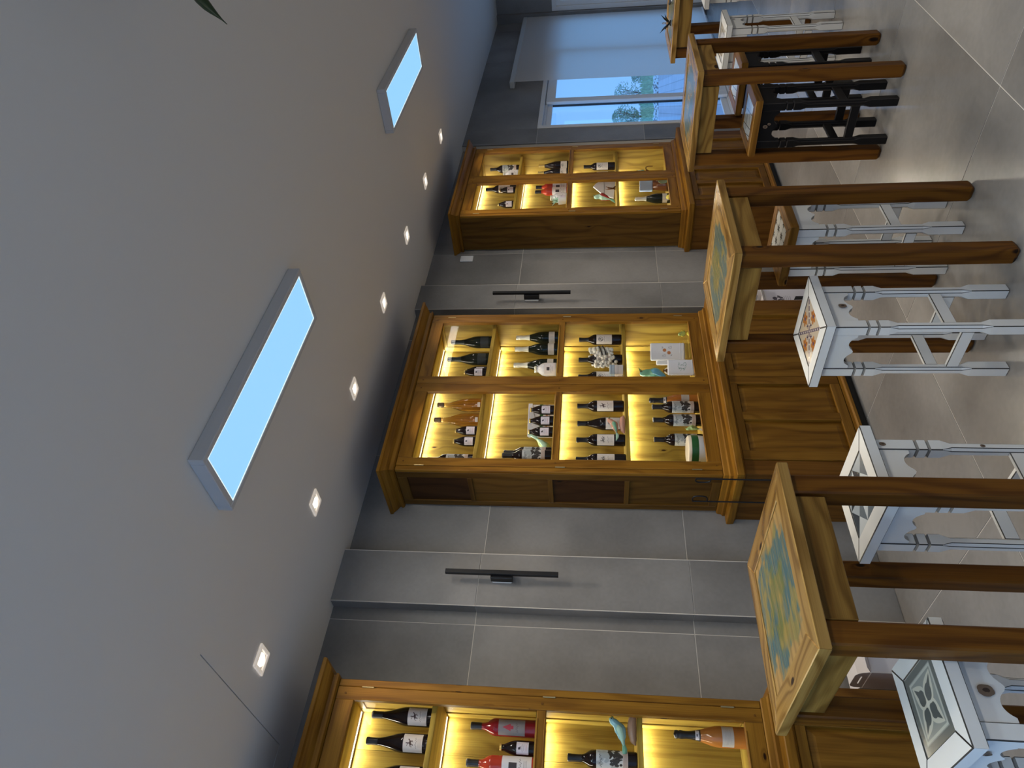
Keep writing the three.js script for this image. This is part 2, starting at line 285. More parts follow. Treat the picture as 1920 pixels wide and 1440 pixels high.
// ───────────────────────── lamps of the room, and added ones ─────────────────────────
function panelLight(x, z, label, glow = [1, 0.93, 0.81]) {
  const W = 1.17, D = 0.305, t = thing('ceiling_panel_light', label, 'ceiling light', [x, HC, z]);
  obj('frame', [bx(-W / 2, W / 2, -0.06, -0.0005, -D / 2, -D / 2 + 0.024, { c: 0.003 }), bx(-W / 2, W / 2, -0.06, -0.0005, D / 2 - 0.024, D / 2, { c: 0.003 }), bx(-W / 2, -W / 2 + 0.03, -0.06, -0.0005, -D / 2 + 0.024, D / 2 - 0.024, { c: 0.003 }), bx(W / 2 - 0.03, W / 2, -0.06, -0.0005, -D / 2 + 0.024, D / 2 - 0.024, { c: 0.003 })], M.fitting, t);
  obj('diffuser', bx(-W / 2 + 0.034, W / 2 - 0.034, -0.056, -0.05, -D / 2 + 0.028, D / 2 - 0.028, { c: 0 }), M.panelGlow, t);
  const a = W / 2 - 0.03, b = D / 2 - 0.024;
  obj('lit_edge', [bx(-a, a, -0.0575, -0.05, -b, -b + 0.004, { c: 0 }), bx(-a, a, -0.0575, -0.05, b - 0.004, b, { c: 0 }), bx(-a, -a + 0.004, -0.0575, -0.05, -b + 0.004, b - 0.004, { c: 0 }), bx(a - 0.004, a, -0.0575, -0.05, -b + 0.004, b - 0.004, { c: 0 })], M.panelEdge, t);
  const l = new THREE.RectAreaLight(new THREE.Color().setRGB(...glow), PANEL, W - 0.08, D - 0.07); l.position.set(0, -0.062, 0); l.rotation.x = -Math.PI / 2; t.add(l);
}
panelLight(2.075, -2.018, 'long rectangular ceiling panel light glowing sky blue, the nearer and larger of two in view');
panelLight(5.19, -1.968, 'rectangular ceiling panel light glowing sky blue near the blind, the farther of two in view');
for (const [x, z, at] of [[-0.75, -2.0, 'outside the frame above the camera, wall side'], [-0.75, -0.55, 'outside the frame straight above the camera'], [-0.75, 0.95, 'outside the frame behind the camera, first of the far row'], [0.75, 0.95, 'outside the frame, second of the far row'], [3.15, 0.55, 'outside the frame, third of the far row'], [4.9, 0.55, 'outside the frame, fourth of the far row'], [9.8, 0.95, 'outside the frame, last of the far row']]) panelLight(x, z, 'added rectangular ceiling panel light ' + at, x < 0 && z < 0 ? [0.72, 0.92, 1.06] : undefined);  // added out-of-view panels for fill light; the cool ones stand in for daylight
const SPOTX = [1.237, 2.073, 2.91, 3.745, 4.58, 5.415, 6.255];
const spotNames = ['square recessed downlight next to the dark ceiling joint, above the nearest cabinet', 'square recessed downlight at the near end of the larger panel light', 'square recessed downlight, third counting from the dark ceiling joint', 'square recessed downlight in the middle of the row of seven', 'square recessed downlight, third counting back from the blind', 'square recessed downlight, second counting back from the blind', 'square recessed downlight farthest along the row, beside the smaller panel light'];
SPOTX.forEach((x, i) => {
  const t = thing('recessed_downlight', spotNames[i], 'downlight', [x, HC, -2.925], 0, 'downlights in a row along the ceiling');
  const h = 0.052, k = 0.034;
  obj('trim', [bx(-h, h, -0.010, -0.0005, -h, -k, { c: 0.002 }), bx(-h, h, -0.010, -0.0005, k, h, { c: 0.002 }), bx(-h, -k, -0.010, -0.0005, -k, k, { c: 0.002 }), bx(k, h, -0.010, -0.0005, -k, k, { c: 0.002 })], M.spotRim, t);
  obj('lamp', mv(new THREE.CylinderGeometry(0.030, 0.028, 0.006, 24), 0, -0.004, 0), M.spotGlow, t);
  const l = new THREE.SpotLight(new THREE.Color().setRGB(1, 0.84, 0.66), SPOT, 0, 0.85, 0.8, 2); l.position.set(0, -0.014, 0); l.target.position.set(0, -3, 0); l.castShadow = true; t.add(l, l.target);
});
// ───────────────────────── display cabinets ─────────────────────────
const SH = { floor: 0.885, s3: 1.365, s2: 1.81, s1: 2.285, top: 2.69 };
function cabinet(cx, hw, label, sideStyle) {
  const t = thing('display_cabinet', label, 'cabinet', [cx, 0, -3.558]), C = M.cabinet, D = M.cabinetDark, I = M.inside;
  const zF = 0.358, zC = 0.335, y0 = 0.84, y1 = 2.72, hb = hw + 0.045;
  // upper case
  const back = obj('back_panel', bx(-hw + 0.02, hw - 0.02, y0, SH.top + 0.02, 0, 0.008, { c: 0, grain: 'y' }), I, t);
  const nb = Math.round(hw * 2 / 0.17);
  for (let k = 0; k < nb; k++) { const a = lerp(-hw + 0.02, hw - 0.02, k / nb), b = lerp(-hw + 0.02, hw - 0.02, (k + 1) / nb); obj('plank', bx(a + 0.0006, b - 0.0006, y0, SH.top, 0.008, 0.016, { c: 0.001, grain: 'y' }), I, back); }
  for (const s of [-1, 1]) {
    const a = s < 0 ? -hw : hw - 0.022, b = a + 0.022;
    if (sideStyle === 'framed' || s > 0) {
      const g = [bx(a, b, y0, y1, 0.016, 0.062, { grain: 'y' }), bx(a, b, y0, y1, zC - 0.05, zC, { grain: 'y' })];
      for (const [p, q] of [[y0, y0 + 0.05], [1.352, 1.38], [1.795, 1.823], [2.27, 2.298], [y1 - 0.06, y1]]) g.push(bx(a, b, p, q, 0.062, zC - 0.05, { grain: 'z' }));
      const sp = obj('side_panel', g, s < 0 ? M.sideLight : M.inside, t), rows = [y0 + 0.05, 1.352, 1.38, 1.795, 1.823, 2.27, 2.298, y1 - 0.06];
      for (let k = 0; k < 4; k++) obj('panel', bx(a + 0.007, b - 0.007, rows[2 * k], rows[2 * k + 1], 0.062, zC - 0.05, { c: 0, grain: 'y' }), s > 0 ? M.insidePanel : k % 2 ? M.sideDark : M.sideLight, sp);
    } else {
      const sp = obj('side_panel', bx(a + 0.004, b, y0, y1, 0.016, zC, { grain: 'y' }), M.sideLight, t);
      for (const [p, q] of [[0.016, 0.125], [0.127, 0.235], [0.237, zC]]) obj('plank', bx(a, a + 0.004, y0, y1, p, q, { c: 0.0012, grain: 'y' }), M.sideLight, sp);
    }
    obj('post', bx(s < 0 ? -hw : hw - 0.033, s < 0 ? -hw + 0.033 : hw, y0, y1, zC, zF, { c: 0.003, grain: 'y' }), C, t);
  }
  for (const [y, th] of [[SH.floor, 0.024], [SH.s3, 0.024], [SH.s2, 0.024], [SH.s1, 0.024], [SH.top + 0.024, 0.024]]) {
    obj('shelf', bx(-hw + 0.022, hw - 0.022, y - th, y, 0.016, y > 2.6 || y < 1 ? zC - 0.002 : 0.285, { c: 0.002, grain: 'x' }), I, t);
    if (y > 1) {
      obj('light_strip', bx(-hw + 0.03, hw - 0.03, y - th - 0.004, y - th, 0.034, 0.044, { c: 0 }), M.stripGlow, t);
      const l = new THREE.RectAreaLight(new THREE.Color().setRGB(1, 0.97, 0.84), STRIP, 2 * hw - 0.06, 0.010); l.position.set(0, y - th - 0.006, 0.039); l.rotation.x = -Math.PI / 2; t.add(l);
    }
  }
  // glazed doors
  for (const s of [-1, 1]) {
    const xo = s * (hw - 0.035), xi = s * 0.002, lo = Math.min(xo, xi), hi = Math.max(xo, xi), pl = s < 0 ? lo + 0.058 : lo + 0.068, pr = s < 0 ? hi - 0.068 : hi - 0.058;
    const a = zC + 0.001, b = zF + 0.002, g = [bx(lo, pl, y0, y1, a, b, { grain: 'y' }), bx(pr, hi, y0, y1, a, b, { grain: 'y' }), bx(pl, pr, 2.634, y1, a, b, { grain: 'x' }), bx(pl, pr, y0, 0.918, a, b, { grain: 'x' }), bx(pl, pr, 1.76, 1.8, a, b, { grain: 'x' })];
    const d = obj('door', g, C, t);
    for (const [p, q] of [[0.918, 1.76], [1.8, 2.634]]) {
      const pn = obj('glass_pane', bx(pl, pr, p, q, a + 0.006, a + 0.010, { c: 0 }), M.doorGlass, d);
      const w = 0.007, k = 0.035, z0 = b - 0.003, z1 = b + 0.003;       // bead with clipped corners
      const bead = [bx(pl - w, pl, p + k, q - k, z0, z1, { c: 0.002 }), bx(pr, pr + w, p + k, q - k, z0, z1, { c: 0.002 }), bx(pl + k, pr - k, p - w, p, z0, z1, { c: 0.002 }), bx(pl + k, pr - k, q, q + w, z0, z1, { c: 0.002 })];
      obj('bead', bead, C, d);
    }
    for (const y of [0.98, 1.75, 2.58]) obj('hinge', mv(new THREE.CylinderGeometry(0.004, 0.004, 0.055, 10), xo, y, b + 0.001), M.brass, d);
    for (const y of [0.87, 1.78, 2.68]) for (const x of [s < 0 ? lo + 0.03 : lo + 0.035, s < 0 ? hi - 0.035 : hi - 0.03]) obj('peg', mv(new THREE.CylinderGeometry(0.005, 0.005, 0.004, 10).rotateX(Math.PI / 2), x, y, b), D, d);
  }
  const ring = (y, p, zp = p) => [y, -hw - p, hw + p, 0, zF + zp];
  obj('crown_moulding', rectLoft([ring(2.7225, 0.004), ring(2.728, 0.016), ring(2.738, 0.018), ring(2.7385, 0.010), ring(2.752, 0.012), ring(2.765, 0.034), ring(2.782, 0.054), ring(2.786, 0.066), ring(2.800, 0.068), ring(2.805, 0.064)]), C, t);
  // base
  const zB = 0.405, fr = 0.43, L = (y, p) => [y, -hb - p, hb + p, 0, fr + p];
  obj('ledge', [rectLoft([L(0.735, 0.004), L(0.742, 0.012), L(0.750, 0.030), L(0.772, 0.034), L(0.786, 0.034), L(0.790, 0.030), [0.791, -hw - 0.05, hw + 0.05, 0, zF + 0.075]]), rectLoft([[0.7905, -hw - 0.022, hw + 0.022, 0, zF + 0.022], [0.806, -hw - 0.022, hw + 0.022, 0, zF + 0.022], [0.812, -hw - 0.012, hw + 0.012, 0, zF + 0.012], [0.834, -hw - 0.008, hw + 0.008, 0, zF + 0.008], [0.839, -hw, hw, 0, zF + 0.002]])], C, t);
  obj('base_case', [bx(-hb, hb, 0.056, 0.735, 0, zB, { grain: 'x' }), bx(-hb, -hb + 0.10, 0.09, 0.735, zB, fr - 0.004, { grain: 'y' }), bx(hb - 0.10, hb, 0.09, 0.735, zB, fr - 0.004, { grain: 'y' })], D, t);
  obj('base_moulding', rectLoft([L(0.05, 0.012), L(0.066, 0.014), L(0.074, 0.004), L(0.088, 0.001)]), C, t);
  obj('plinth', bx(-hb + 0.02, hb - 0.02, 0, 0.05, 0, fr - 0.02, { c: 0 }), M.plinth, t);
  for (const s of [-1, 1]) {
    const lo = s < 0 ? -hb + 0.103 : 0.0015, hi = s < 0 ? -0.0015 : hb - 0.103, m = (lo + hi) / 2, a = zB + 0.001, b = fr + 0.001;
    const d = obj('base_door', [bx(lo, lo + 0.062, 0.092, 0.732, a, b, { grain: 'y' }), bx(hi - 0.062, hi, 0.092, 0.732, a, b, { grain: 'y' }), bx(m - 0.029, m + 0.029, 0.146, 0.69, a, b, { grain: 'y' }), bx(lo + 0.062, hi - 0.062, 0.69, 0.732, a, b, { grain: 'x' }), bx(lo + 0.062, hi - 0.062, 0.092, 0.146, a, b, { grain: 'x' })], M.cabinetMid, t);
    for (const [p, q] of [[lo + 0.062, m - 0.029], [m + 0.029, hi - 0.062]]) {
      const e = 0.036, pan = stack([[0, rect(p, q, 0.146, 0.69)], [0.004, rect(p, q, 0.146, 0.69)], [0.013, rect(p + e, q - e, 0.146 + e, 0.69 - e)]]).rotateX(Math.PI / 2).scale(1, -1, 1);
      const idx = pan.attributes.position; for (let i = 0; i < idx.count; i += 3) { const v = [0, 1, 2].map((k) => [idx.getX(i + k), idx.getY(i + k), idx.getZ(i + k)]); [[0, 0], [1, 2], [2, 1]].forEach(([k, n]) => idx.setXYZ(i + k, ...v[n])); }
      pan.computeVertexNormals();
      const P = pan.attributes.position; for (let i = 0; i < P.count; i++) { P.setY(i, Math.abs(P.getY(i))); P.setZ(i, a + 0.001 + Math.abs(P.getZ(i))); }
      const U = pan.attributes.uv; for (let i = 0; i < U.count; i++) U.setXY(i, P.getY(i) + p * 3, P.getX(i) + s);
      pan.computeVertexNormals(); obj('raised_panel', pan, M.cabinetMid, d);
    }
  }
  return t;
}
cabinet(0.57, 0.715, 'nearest glazed wine cabinet, cut off by the frame, two burgundy bottles on its top shelf', 'planked');
cabinet(3.23, 0.715, 'glazed wine cabinet between the two wall lamps, with four framed panels on its side', 'framed');
cabinet(5.912, 0.622, 'tall glazed wine cabinet next to the window with a plain planked side', 'planked');
// wall lamps
for (const [x, z, label] of [[1.985, -3.488, 'slim black vertical wall lamp on the pillar beside the nearest cabinet'], [4.48, -3.488, 'slim black vertical wall lamp on the narrow pillar nearer the window']]) {
  const t = thing('wall_lamp', label, 'wall lamp', [x, 2.055, z], 0);
  obj('mounting_plate', bx(-0.024, 0.024, -0.056, 0.056, 0.0005, 0.022, { c: 0.006 }), M.pvc, t);
  obj('driver_box', bx(-0.026, 0.026, -0.06, 0.06, 0.022, 0.062, { c: 0.002 }), M.iron, t);
  obj('bar', bx(-0.012, 0.012, -0.31, 0.31, 0.062, 0.084, { c: 0.001 }), M.iron, t);
}
{ const t = thing('junction_plate', 'small white square plate high on the wall beside the farthest cabinet', 'wall plate', [5.165, 2.684, RZ0]); obj('plate', bx(-0.04, 0.04, -0.057, 0.057, 0.0005, 0.012, { c: 0.003 }), M.pvc, t); obj('cover', bx(-0.032, 0.032, -0.048, 0.048, 0.012, 0.015, { c: 0.002 }), M.pvc, t); }
for (const [z, s, w, label] of [[-3.115, -1, 0.028, 'thin black iron rod with loop grip beside the cabinet, farther from the wall'], [-3.318, 1, 0.045, 'thin black iron rod with loop grip beside the cabinet, nearer the wall']]) {
  const t = thing('iron_rod', label, 'rod', [2.42, 0, z]);
  obj('shaft', mv(new THREE.CylinderGeometry(0.0045, 0.0045, 1.008, 10), 0, 0.504, 0), M.iron, t);
  obj('loop', tube([[0, 1.006, 0], [0, 1.007, s * w * 0.7], [0, 0.995, s * w], [0, 0.945, s * w], [0, 0.93, s * w * 0.7], [0, 0.928, 0]], 0.0042, 40), M.iron, t);
}

// ───────────────────────── bar tables ─────────────────────────
function inset(poly, d) {     // convex ring moved inward by d
  const n = poly.length, A = poly.reduce((s, p, i) => { const q = poly[(i + 1) % n]; return s + p[0] * q[1] - q[0] * p[1]; }, 0), sg = Math.sign(A), E = poly.map((p, i) => { const q = poly[(i + 1) % n], l = Math.hypot(q[0] - p[0], q[1] - p[1]); const nx = -(q[1] - p[1]) / l * sg, ny = (q[0] - p[0]) / l * sg; return [nx, ny, nx * p[0] + ny * p[1] + d]; });
  return poly.map((_, i) => { const [a, b, c] = E[(i + n - 1) % n], [e, f, g] = E[i], D = a * f - b * e; return [(c * f - b * g) / D, (a * g - c * e) / D]; });
}
function mitred(half, w, y0, y1, edge, ch = 0.0025) {      // four boards of a mitred frame
  const out = [], o = half, i = half - w, q = [[[-o, -o], [o, -o], [i, -i], [-i, -i]], [[o, -o], [o, o], [i, i], [i, -i]], [[o, o], [-o, o], [-i, i], [i, i]], [[-o, o], [-o, -o], [-i, -i], [-i, i]]];
  q.forEach((p, k) => {
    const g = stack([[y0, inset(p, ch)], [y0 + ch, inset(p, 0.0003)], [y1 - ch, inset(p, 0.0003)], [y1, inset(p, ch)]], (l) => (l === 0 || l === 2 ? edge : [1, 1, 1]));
    const P = g.attributes.position, N = g.attributes.normal, U = g.attributes.uv, ox = rr(0, 4), oy = rr(0, 4);
    for (let v = 0; v < P.count; v++) { const a = k % 2 ? P.getZ(v) : P.getX(v), b = k % 2 ? P.getX(v) : P.getZ(v), up = Math.abs(N.getY(v)) > 0.6; U.setXY(v, a + ox, (up ? b : P.getY(v) * 1.0) + oy); }
    out.push(g);
  });
  return out;
}
function paintedPanel(s, kind) {
  return dataTex(512, 512, (u, v) => {
    const h = v * 9 + 0.9 * fbm(u * 2, v * 3, 2, 3, s, 3), ring = Math.pow(0.5 + 0.5 * Math.sin(h * 6.28), 2), fine = vnoise(u * 7, v * 200, 7, 200, s);
    let q = 0.82 - 0.10 * ring - 0.14 * (fine - 0.3), c = [q * 0.96, q * 0.76, q * 0.46];
    const x = (u - 0.5) * 2, y = (v - 0.5) * 2, wob = fbm(u * 5, v * 5, 5, 5, s + 3, 4) - 0.5, r = Math.hypot(x, y) * 0.80 + wob * 0.75;
    const stk = smooth(0.2, 0.62, vnoise(u * 6, v * 80, 6, 80, s + 5) * 0.6 + vnoise(u * 14, v * 160, 14, 160, s + 6) * 0.4), m = smooth(0.86, 0.72, r) * (0.45 + 0.5 * stk);
    const g = smooth(0.46, 0.24, r + 0.5 * (fbm(u * 4, v * 4, 4, 4, s + 7, 3) - 0.5)), P = [lerp(0.20, 0.38, g), lerp(0.38, 0.43, g), lerp(0.46, 0.22, g)];
    const y2 = smooth(0.52, 0.7, fbm(u * 5, v * 7, 5, 7, s + 8, 3)) * 0.8; P[0] = lerp(P[0], 0.60, y2); P[1] = lerp(P[1], 0.53, y2); P[2] = lerp(P[2], 0.25, y2);
    return c.map((k, i) => lerp(k, P[i] * (0.85 + 0.3 * q), m * (kind ? 0.72 : 0.86)));
  }, 1, 1);
}
function barTable(x, z, label, panelMat) {
  const t = thing('bar_table', label, 'table', [x, 0, z], 0), h = 0.279, T = 1.03;
  const top = obj('tabletop', mitred(h, 0.078, T - 0.032, T, [1.5, 1.55, 1.7], 0.0025), M.tableTop, t);  // edges tinted paler to paint a bright highlight along the rim
  obj('painted_panel', mv(new THREE.BoxGeometry(2 * (h - 0.079), 0.026, 2 * (h - 0.079)), 0, T - 0.0175, 0), panelMat, top);
  for (const s of [-1, 1]) for (const k of [-1, 1]) {
    const lx = s * (h - 0.056), lz = k * (h - 0.056), w = 0.032, ring = (e, c) => { const a = w - e; return [[-a + c, -a], [a - c, -a], [a, -a + c], [a, a - c], [a - c, a], [-a + c, a], [-a, a - c], [-a, -a + c]].map(([p, q]) => [p + lx, q + lz]); };
    obj('leg', stack([[0, ring(0.012, 0.008)], [0.006, ring(0.005, 0.006)], [0.016, ring(0, 0.005)], [T - 0.034, ring(0, 0.005)]]), M.tableLeg, t);
  }
  const a = h - 0.094, o = h - 0.034, b = o - 0.022, y0 = T - 0.122, y1 = T - 0.033;
  for (const s of [-1, 1]) { obj('apron', bx(-a, a, y0, y1, s > 0 ? b : -o, s > 0 ? o : -b, { grain: 'x' }), M.apronWood, t); obj('apron', bx(s > 0 ? b : -o, s > 0 ? o : -b, y0, y1, -a, a, { grain: 'z' }), M.apronWood, t); }
  return t;
}
const paint = (s, k) => wood({ map: paintedPanel(s, k), roughness: 0.24, color: lin(0.78, 0.78, 0.74), specularIntensity: 0.6 });
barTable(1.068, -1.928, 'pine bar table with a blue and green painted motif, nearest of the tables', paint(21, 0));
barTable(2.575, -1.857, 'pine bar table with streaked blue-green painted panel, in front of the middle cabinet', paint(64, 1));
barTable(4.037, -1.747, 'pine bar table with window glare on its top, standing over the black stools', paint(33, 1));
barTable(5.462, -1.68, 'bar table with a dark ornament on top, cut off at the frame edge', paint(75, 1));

// ───────────────────────── bar stools ─────────────────────────
function stoolLeg(edge, groove) {
  const ring = (h, c) => { const e = Math.min(0.0028, c * 0.45), k = e * 0.7071, p = [[h - c, -h], [h - c + k, -h + k], [h - k, -h + c - k], [h, -h + c]], out = []; for (let q = 0; q < 4; q++) { for (const [x, z] of p) { let a = x, b = z; for (let r = 0; r < q; r++) [a, b] = [-b, a]; out.push([a, b]); } } return out; };
  const H = 0.021, c = 0.003, L = [[0, H - 0.0025, c], [0.0025, H, c], [0.135, H, c], [0.165, H - 0.0035, 0.0105], [0.452, H - 0.0035, 0.0105], [0.482, H, c], [0.516, H, c], [0.521, H - 0.005, c], [0.526, H, c], [0.551, H, c], [0.556, H - 0.005, c], [0.561, H, c], [0.684, H, c]];
  return stack(L.map(([y, h, k]) => [y, ring(h, k)]), (l, i) => { if (l < 0 || l === 0) return edge; if ([6, 7, 9, 10].includes(l)) return groove; const q = i % 4; if (q === 0 || q === 2) return edge; if (q === 1) return [2, 3, 4].includes(l) ? [1, 1, 1] : edge; return [1, 1, 1]; });
}
function apronShape(w) {
  const s = new THREE.Shape(), d = 0.1, a = 0.072; s.moveTo(-w, 0); s.lineTo(w, 0); s.lineTo(w, -d); s.lineTo(w - 0.012, -d);
  s.bezierCurveTo(w - 0.026, -a, 0.03, -a + 0.005, 0.008, -d + 0.004); s.lineTo(0, -d); s.lineTo(-0.008, -d + 0.004); s.bezierCurveTo(-0.03, -a + 0.005, -w + 0.026, -a, -w + 0.012, -d); s.lineTo(-w, -d); s.closePath(); return s;
}
function stool(label, x, z, { body = M.white, edge = WHITE_EDGE, groove = [0.3, 0.29, 0.28], seat, seatEdge, tile, knots = [], group = 'painted bar stools with tiled seats' }) {
  const t = thing('bar_stool', label, 'stool', [x, 0, z], 0, group), h = 0.155, q = h - 0.051;
  const st = obj('seat', mitred(h, 0.057, 0.684, 0.72, seatEdge || edge, 0.0027), seat || body, t);
  obj('tile', mv(new THREE.BoxGeometry(2 * (h - 0.058), 0.03, 2 * (h - 0.058)), 0, 0.7025, 0), tile, st);
  for (const s of [-1, 1]) for (const k of [-1, 1]) obj('leg', stoolLeg(edge, groove).translate(s * q, 0, k * q), body, t);
  const dark = (g) => { g = prep(g); const N = g.attributes.normal, C = g.attributes.color; for (let i = 0; i < N.count; i++) if (Math.abs(N.getZ(i)) < 0.5) C.setXYZ(i, ...edge.map((e) => (body === M.white ? 0.45 : e))); return g; };  // on white stools the cut edges are greyed to paint in shade
  for (let k = 0; k < 4; k++) { const g = dark(new THREE.ExtrudeGeometry(apronShape(q - 0.021), { depth: 0.016, bevelEnabled: false, curveSegments: 10 })).translate(0, 0.6835, q + 0.001).rotateY(k * Math.PI / 2); obj('apron', g, body, t); }
  for (const s of [-1, 1]) {
    obj('stretcher', bx(-q + 0.0165, q - 0.0165, 0.24, 0.285, s * q - 0.008, s * q + 0.008, { edge, c: 0.0025 }), body, t);
    obj('stretcher', bx(s * q - 0.008, s * q + 0.008, 0.178, 0.223, -q + 0.0165, q - 0.0165, { edge, c: 0.0025 }), body, t);
  }
  for (const [px, py, pz, r, ax] of knots) {      // bare knots and chipped paint
    const blob = (rad, th, sd) => { const g = new THREE.SphereGeometry(1, 20, 12), P = g.attributes.position; for (let i = 0; i < P.count; i++) { const f = 0.86 + 0.28 * vnoise(P.getX(i) * 2 + 9, P.getY(i) * 2 + P.getZ(i) * 2 + 9, 64, 64, sd); P.setXYZ(i, P.getX(i) * f, P.getY(i) * f, P.getZ(i) * f); } g.computeVertexNormals(); const sc = [rad, rad * 1.2, rad]; sc['xyz'.indexOf(ax)] = th; return g.scale(...sc).translate(px, py, pz); };
    const kn = obj('bare_knot', blob(r, 0.001, 5), knotMat, t); obj('knot_heart', blob(r * 0.5, 0.0016, 8), heartMat, kn);
  }
  return t;
}
const knotMat = std({ color: lin(0.16, 0.11, 0.075), roughness: 0.8 }), heartMat = std({ color: lin(0.04, 0.022, 0.014), roughness: 0.7 });
const tileMat = (draw, r = 0.18) => std({ map: canvasTex(256, 256, draw), roughness: r });
const tilePetal = tileMat((c, w) => {
  c.fillStyle = '#8f948f'; c.fillRect(0, 0, w, w); c.fillStyle = '#666b68'; c.fillRect(0, 0, w, 26); c.fillRect(0, w - 26, w, 26); c.fillRect(0, 0, 26, w); c.fillRect(w - 26, 0, 26, w);
  c.strokeStyle = '#b9bcb2'; c.lineWidth = 9; c.strokeRect(34, 34, w - 68, w - 68); c.translate(w / 2, w / 2);
  for (let k = 0; k < 4; k++) { c.save(); c.rotate(k * Math.PI / 2 + Math.PI / 4); c.fillStyle = '#c6c5b6'; c.beginPath(); c.moveTo(0, 4); c.bezierCurveTo(56, 20, 44, 60, 0, 118); c.bezierCurveTo(-44, 60, -56, 20, 0, 4); c.fill(); c.fillStyle = '#565c5b'; c.beginPath(); c.moveTo(0, 12); c.bezierCurveTo(40, 26, 24, 60, 12, 66); c.lineTo(0, 104); c.lineTo(-12, 66); c.bezierCurveTo(-24, 60, -40, 26, 0, 12); c.fill(); c.restore(); }
  c.fillStyle = '#d3d1c4'; c.beginPath(); c.arc(0, 0, 9, 0, 7); c.fill();
});
const tileStar = tileMat((c, w) => {
  const h = w / 2, col = ['#39414a', '#a9b4bd', '#6d7780', '#d5dce0']; c.fillStyle = '#c5ced4'; c.fillRect(0, 0, w, w);
  for (let i = 0; i < 2; i++) for (let j = 0; j < 2; j++) { c.save(); c.translate(i * h, j * h); for (let k = 0; k < 4; k++) { c.fillStyle = col[(k + i + j * 3) % 4]; const p = [[0, 0], [h, 0], [h, h], [0, h]]; c.beginPath(); c.moveTo(h / 2, h / 2); c.lineTo(...p[k]); c.lineTo(...p[(k + 1) % 4]); c.fill(); } c.restore(); }
});
const tileFlower = tileMat((c, w) => {
  c.fillStyle = '#c6b7a2'; c.fillRect(0, 0, w, w); c.strokeStyle = '#6d6170'; c.lineWidth = 16; c.beginPath(); c.moveTo(0, 0); c.lineTo(w, w); c.stroke(); c.beginPath(); c.moveTo(w, 0); c.lineTo(0, w); c.stroke();
  c.fillStyle = '#e8e4da'; for (let k = -5; k <= 5; k++) for (const s of [1, -1]) { c.beginPath(); c.arc(w / 2 + k * 24, w / 2 + s * k * 24, 5, 0, 7); c.fill(); }
  for (const [x, y] of [[0.5, 0.12], [0.5, 0.88], [0.12, 0.5], [0.88, 0.5]]) { for (let k = 0; k < 6; k++) { const a = k * 1.047; c.fillStyle = k % 2 ? '#b9793f' : '#a86a35'; c.beginPath(); c.ellipse(x * w + 22 * Math.cos(a), y * w + 22 * Math.sin(a), 19, 12, a, 0, 7); c.fill(); } c.fillStyle = '#57486a'; c.beginPath(); c.arc(x * w, y * w, 10, 0, 7); c.fill(); }
  for (const [x, y] of [[0.5, 0.34], [0.5, 0.66], [0.34, 0.5], [0.66, 0.5]]) { c.fillStyle = '#51465f'; c.save(); c.translate(x * w, y * w); c.rotate(Math.PI / 4); c.fillRect(-13, -4, 26, 8); c.fillRect(-4, -13, 8, 26); c.restore(); }
});
const tileSpark = tileMat((c, w) => {
  c.fillStyle = '#d6d4cc'; c.fillRect(0, 0, w, w); c.strokeStyle = '#5e5c58'; c.lineWidth = 3; const s = w / 3;
  for (let i = 0; i <= 3; i++) { c.beginPath(); c.moveTo(i * s, 0); c.lineTo(i * s, w); c.stroke(); c.beginPath(); c.moveTo(0, i * s); c.lineTo(w, i * s); c.stroke(); }
  for (let i = 0; i < 4; i++) for (let j = 0; j < 4; j++) { c.save(); c.translate(i * s, j * s); c.fillStyle = '#605f5c'; for (let k = 0; k < 8; k++) { c.rotate(Math.PI / 4); c.beginPath(); c.ellipse(15, 0, 12, 5, 0, 0, 7); c.fill(); } c.restore(); }
});
const tileCrack = tileMat((c, w) => {
  c.fillStyle = '#d2d8dc'; c.fillRect(0, 0, w, w); c.strokeStyle = '#4d4743'; c.lineWidth = 5; for (const [a, b, d, e] of [[0, 90, 256, 40], [30, 0, 110, 256], [170, 0, 150, 256], [0, 190, 256, 150], [60, 150, 256, 230], [0, 40, 140, 0]]) { c.beginPath(); c.moveTo(a, b); c.lineTo(d, e); c.stroke(); }
});
const tileBeige = tileMat((c, w) => { c.fillStyle = '#cfc8bb'; c.fillRect(0, 0, w, w); c.strokeStyle = '#8d8474'; c.lineWidth = 10; c.strokeRect(40, 40, w - 80, w - 80); c.fillStyle = '#9b917f'; c.beginPath(); c.arc(w / 2, w / 2, 46, 0, 7); c.fill(); });
stool('white distressed bar stool with a grey four-leaf tile seat, nearest the camera beside the carton', 0.775, -1.896, { tile: tilePetal, knots: [[-0.012, 0.632, 0.1265, 0.015, 'z'], [-0.1265, 0.64, 0.04, 0.010, 'x']] });
stool('white distressed bar stool with a grey and white triangle tile seat behind the nearest table', 1.425, -1.90, { tile: tileStar, knots: [[0.104, 0.655, 0.1255, 0.008, 'z'], [0.104, 0.36, 0.1225, 0.006, 'z']] });
stool('white distressed bar stool with an orange floral tile seat in front of the middle cabinet', 2.198, -1.882, { tile: tileFlower, knots: [[0.0, 0.622, 0.1265, 0.012, 'z']] });
stool('white bar stool with brown seat rim and star-patterned tile, under the second table', 2.855, -1.885, { seat: M.seatWood, seatEdge: [1, 1, 1], tile: tileSpark });
const BK = { body: M.black, edge: [6, 5, 4], groove: [2.5, 2.2, 2], seat: M.seatWood, seatEdge: [1.2, 1.2, 1.2], tile: tileCrack };
stool('black bar stool with cracked white tile seat, the nearer of the two black ones', 3.885, -1.776, { ...BK, knots: [[-0.1265, 0.648, 0.0, 0.010, 'x'], [-0.1265, 0.63, 0.014, 0.007, 'x']] });
stool('black bar stool half hidden behind the nearer black stool, farther from the camera', 4.40, -1.775, BK);
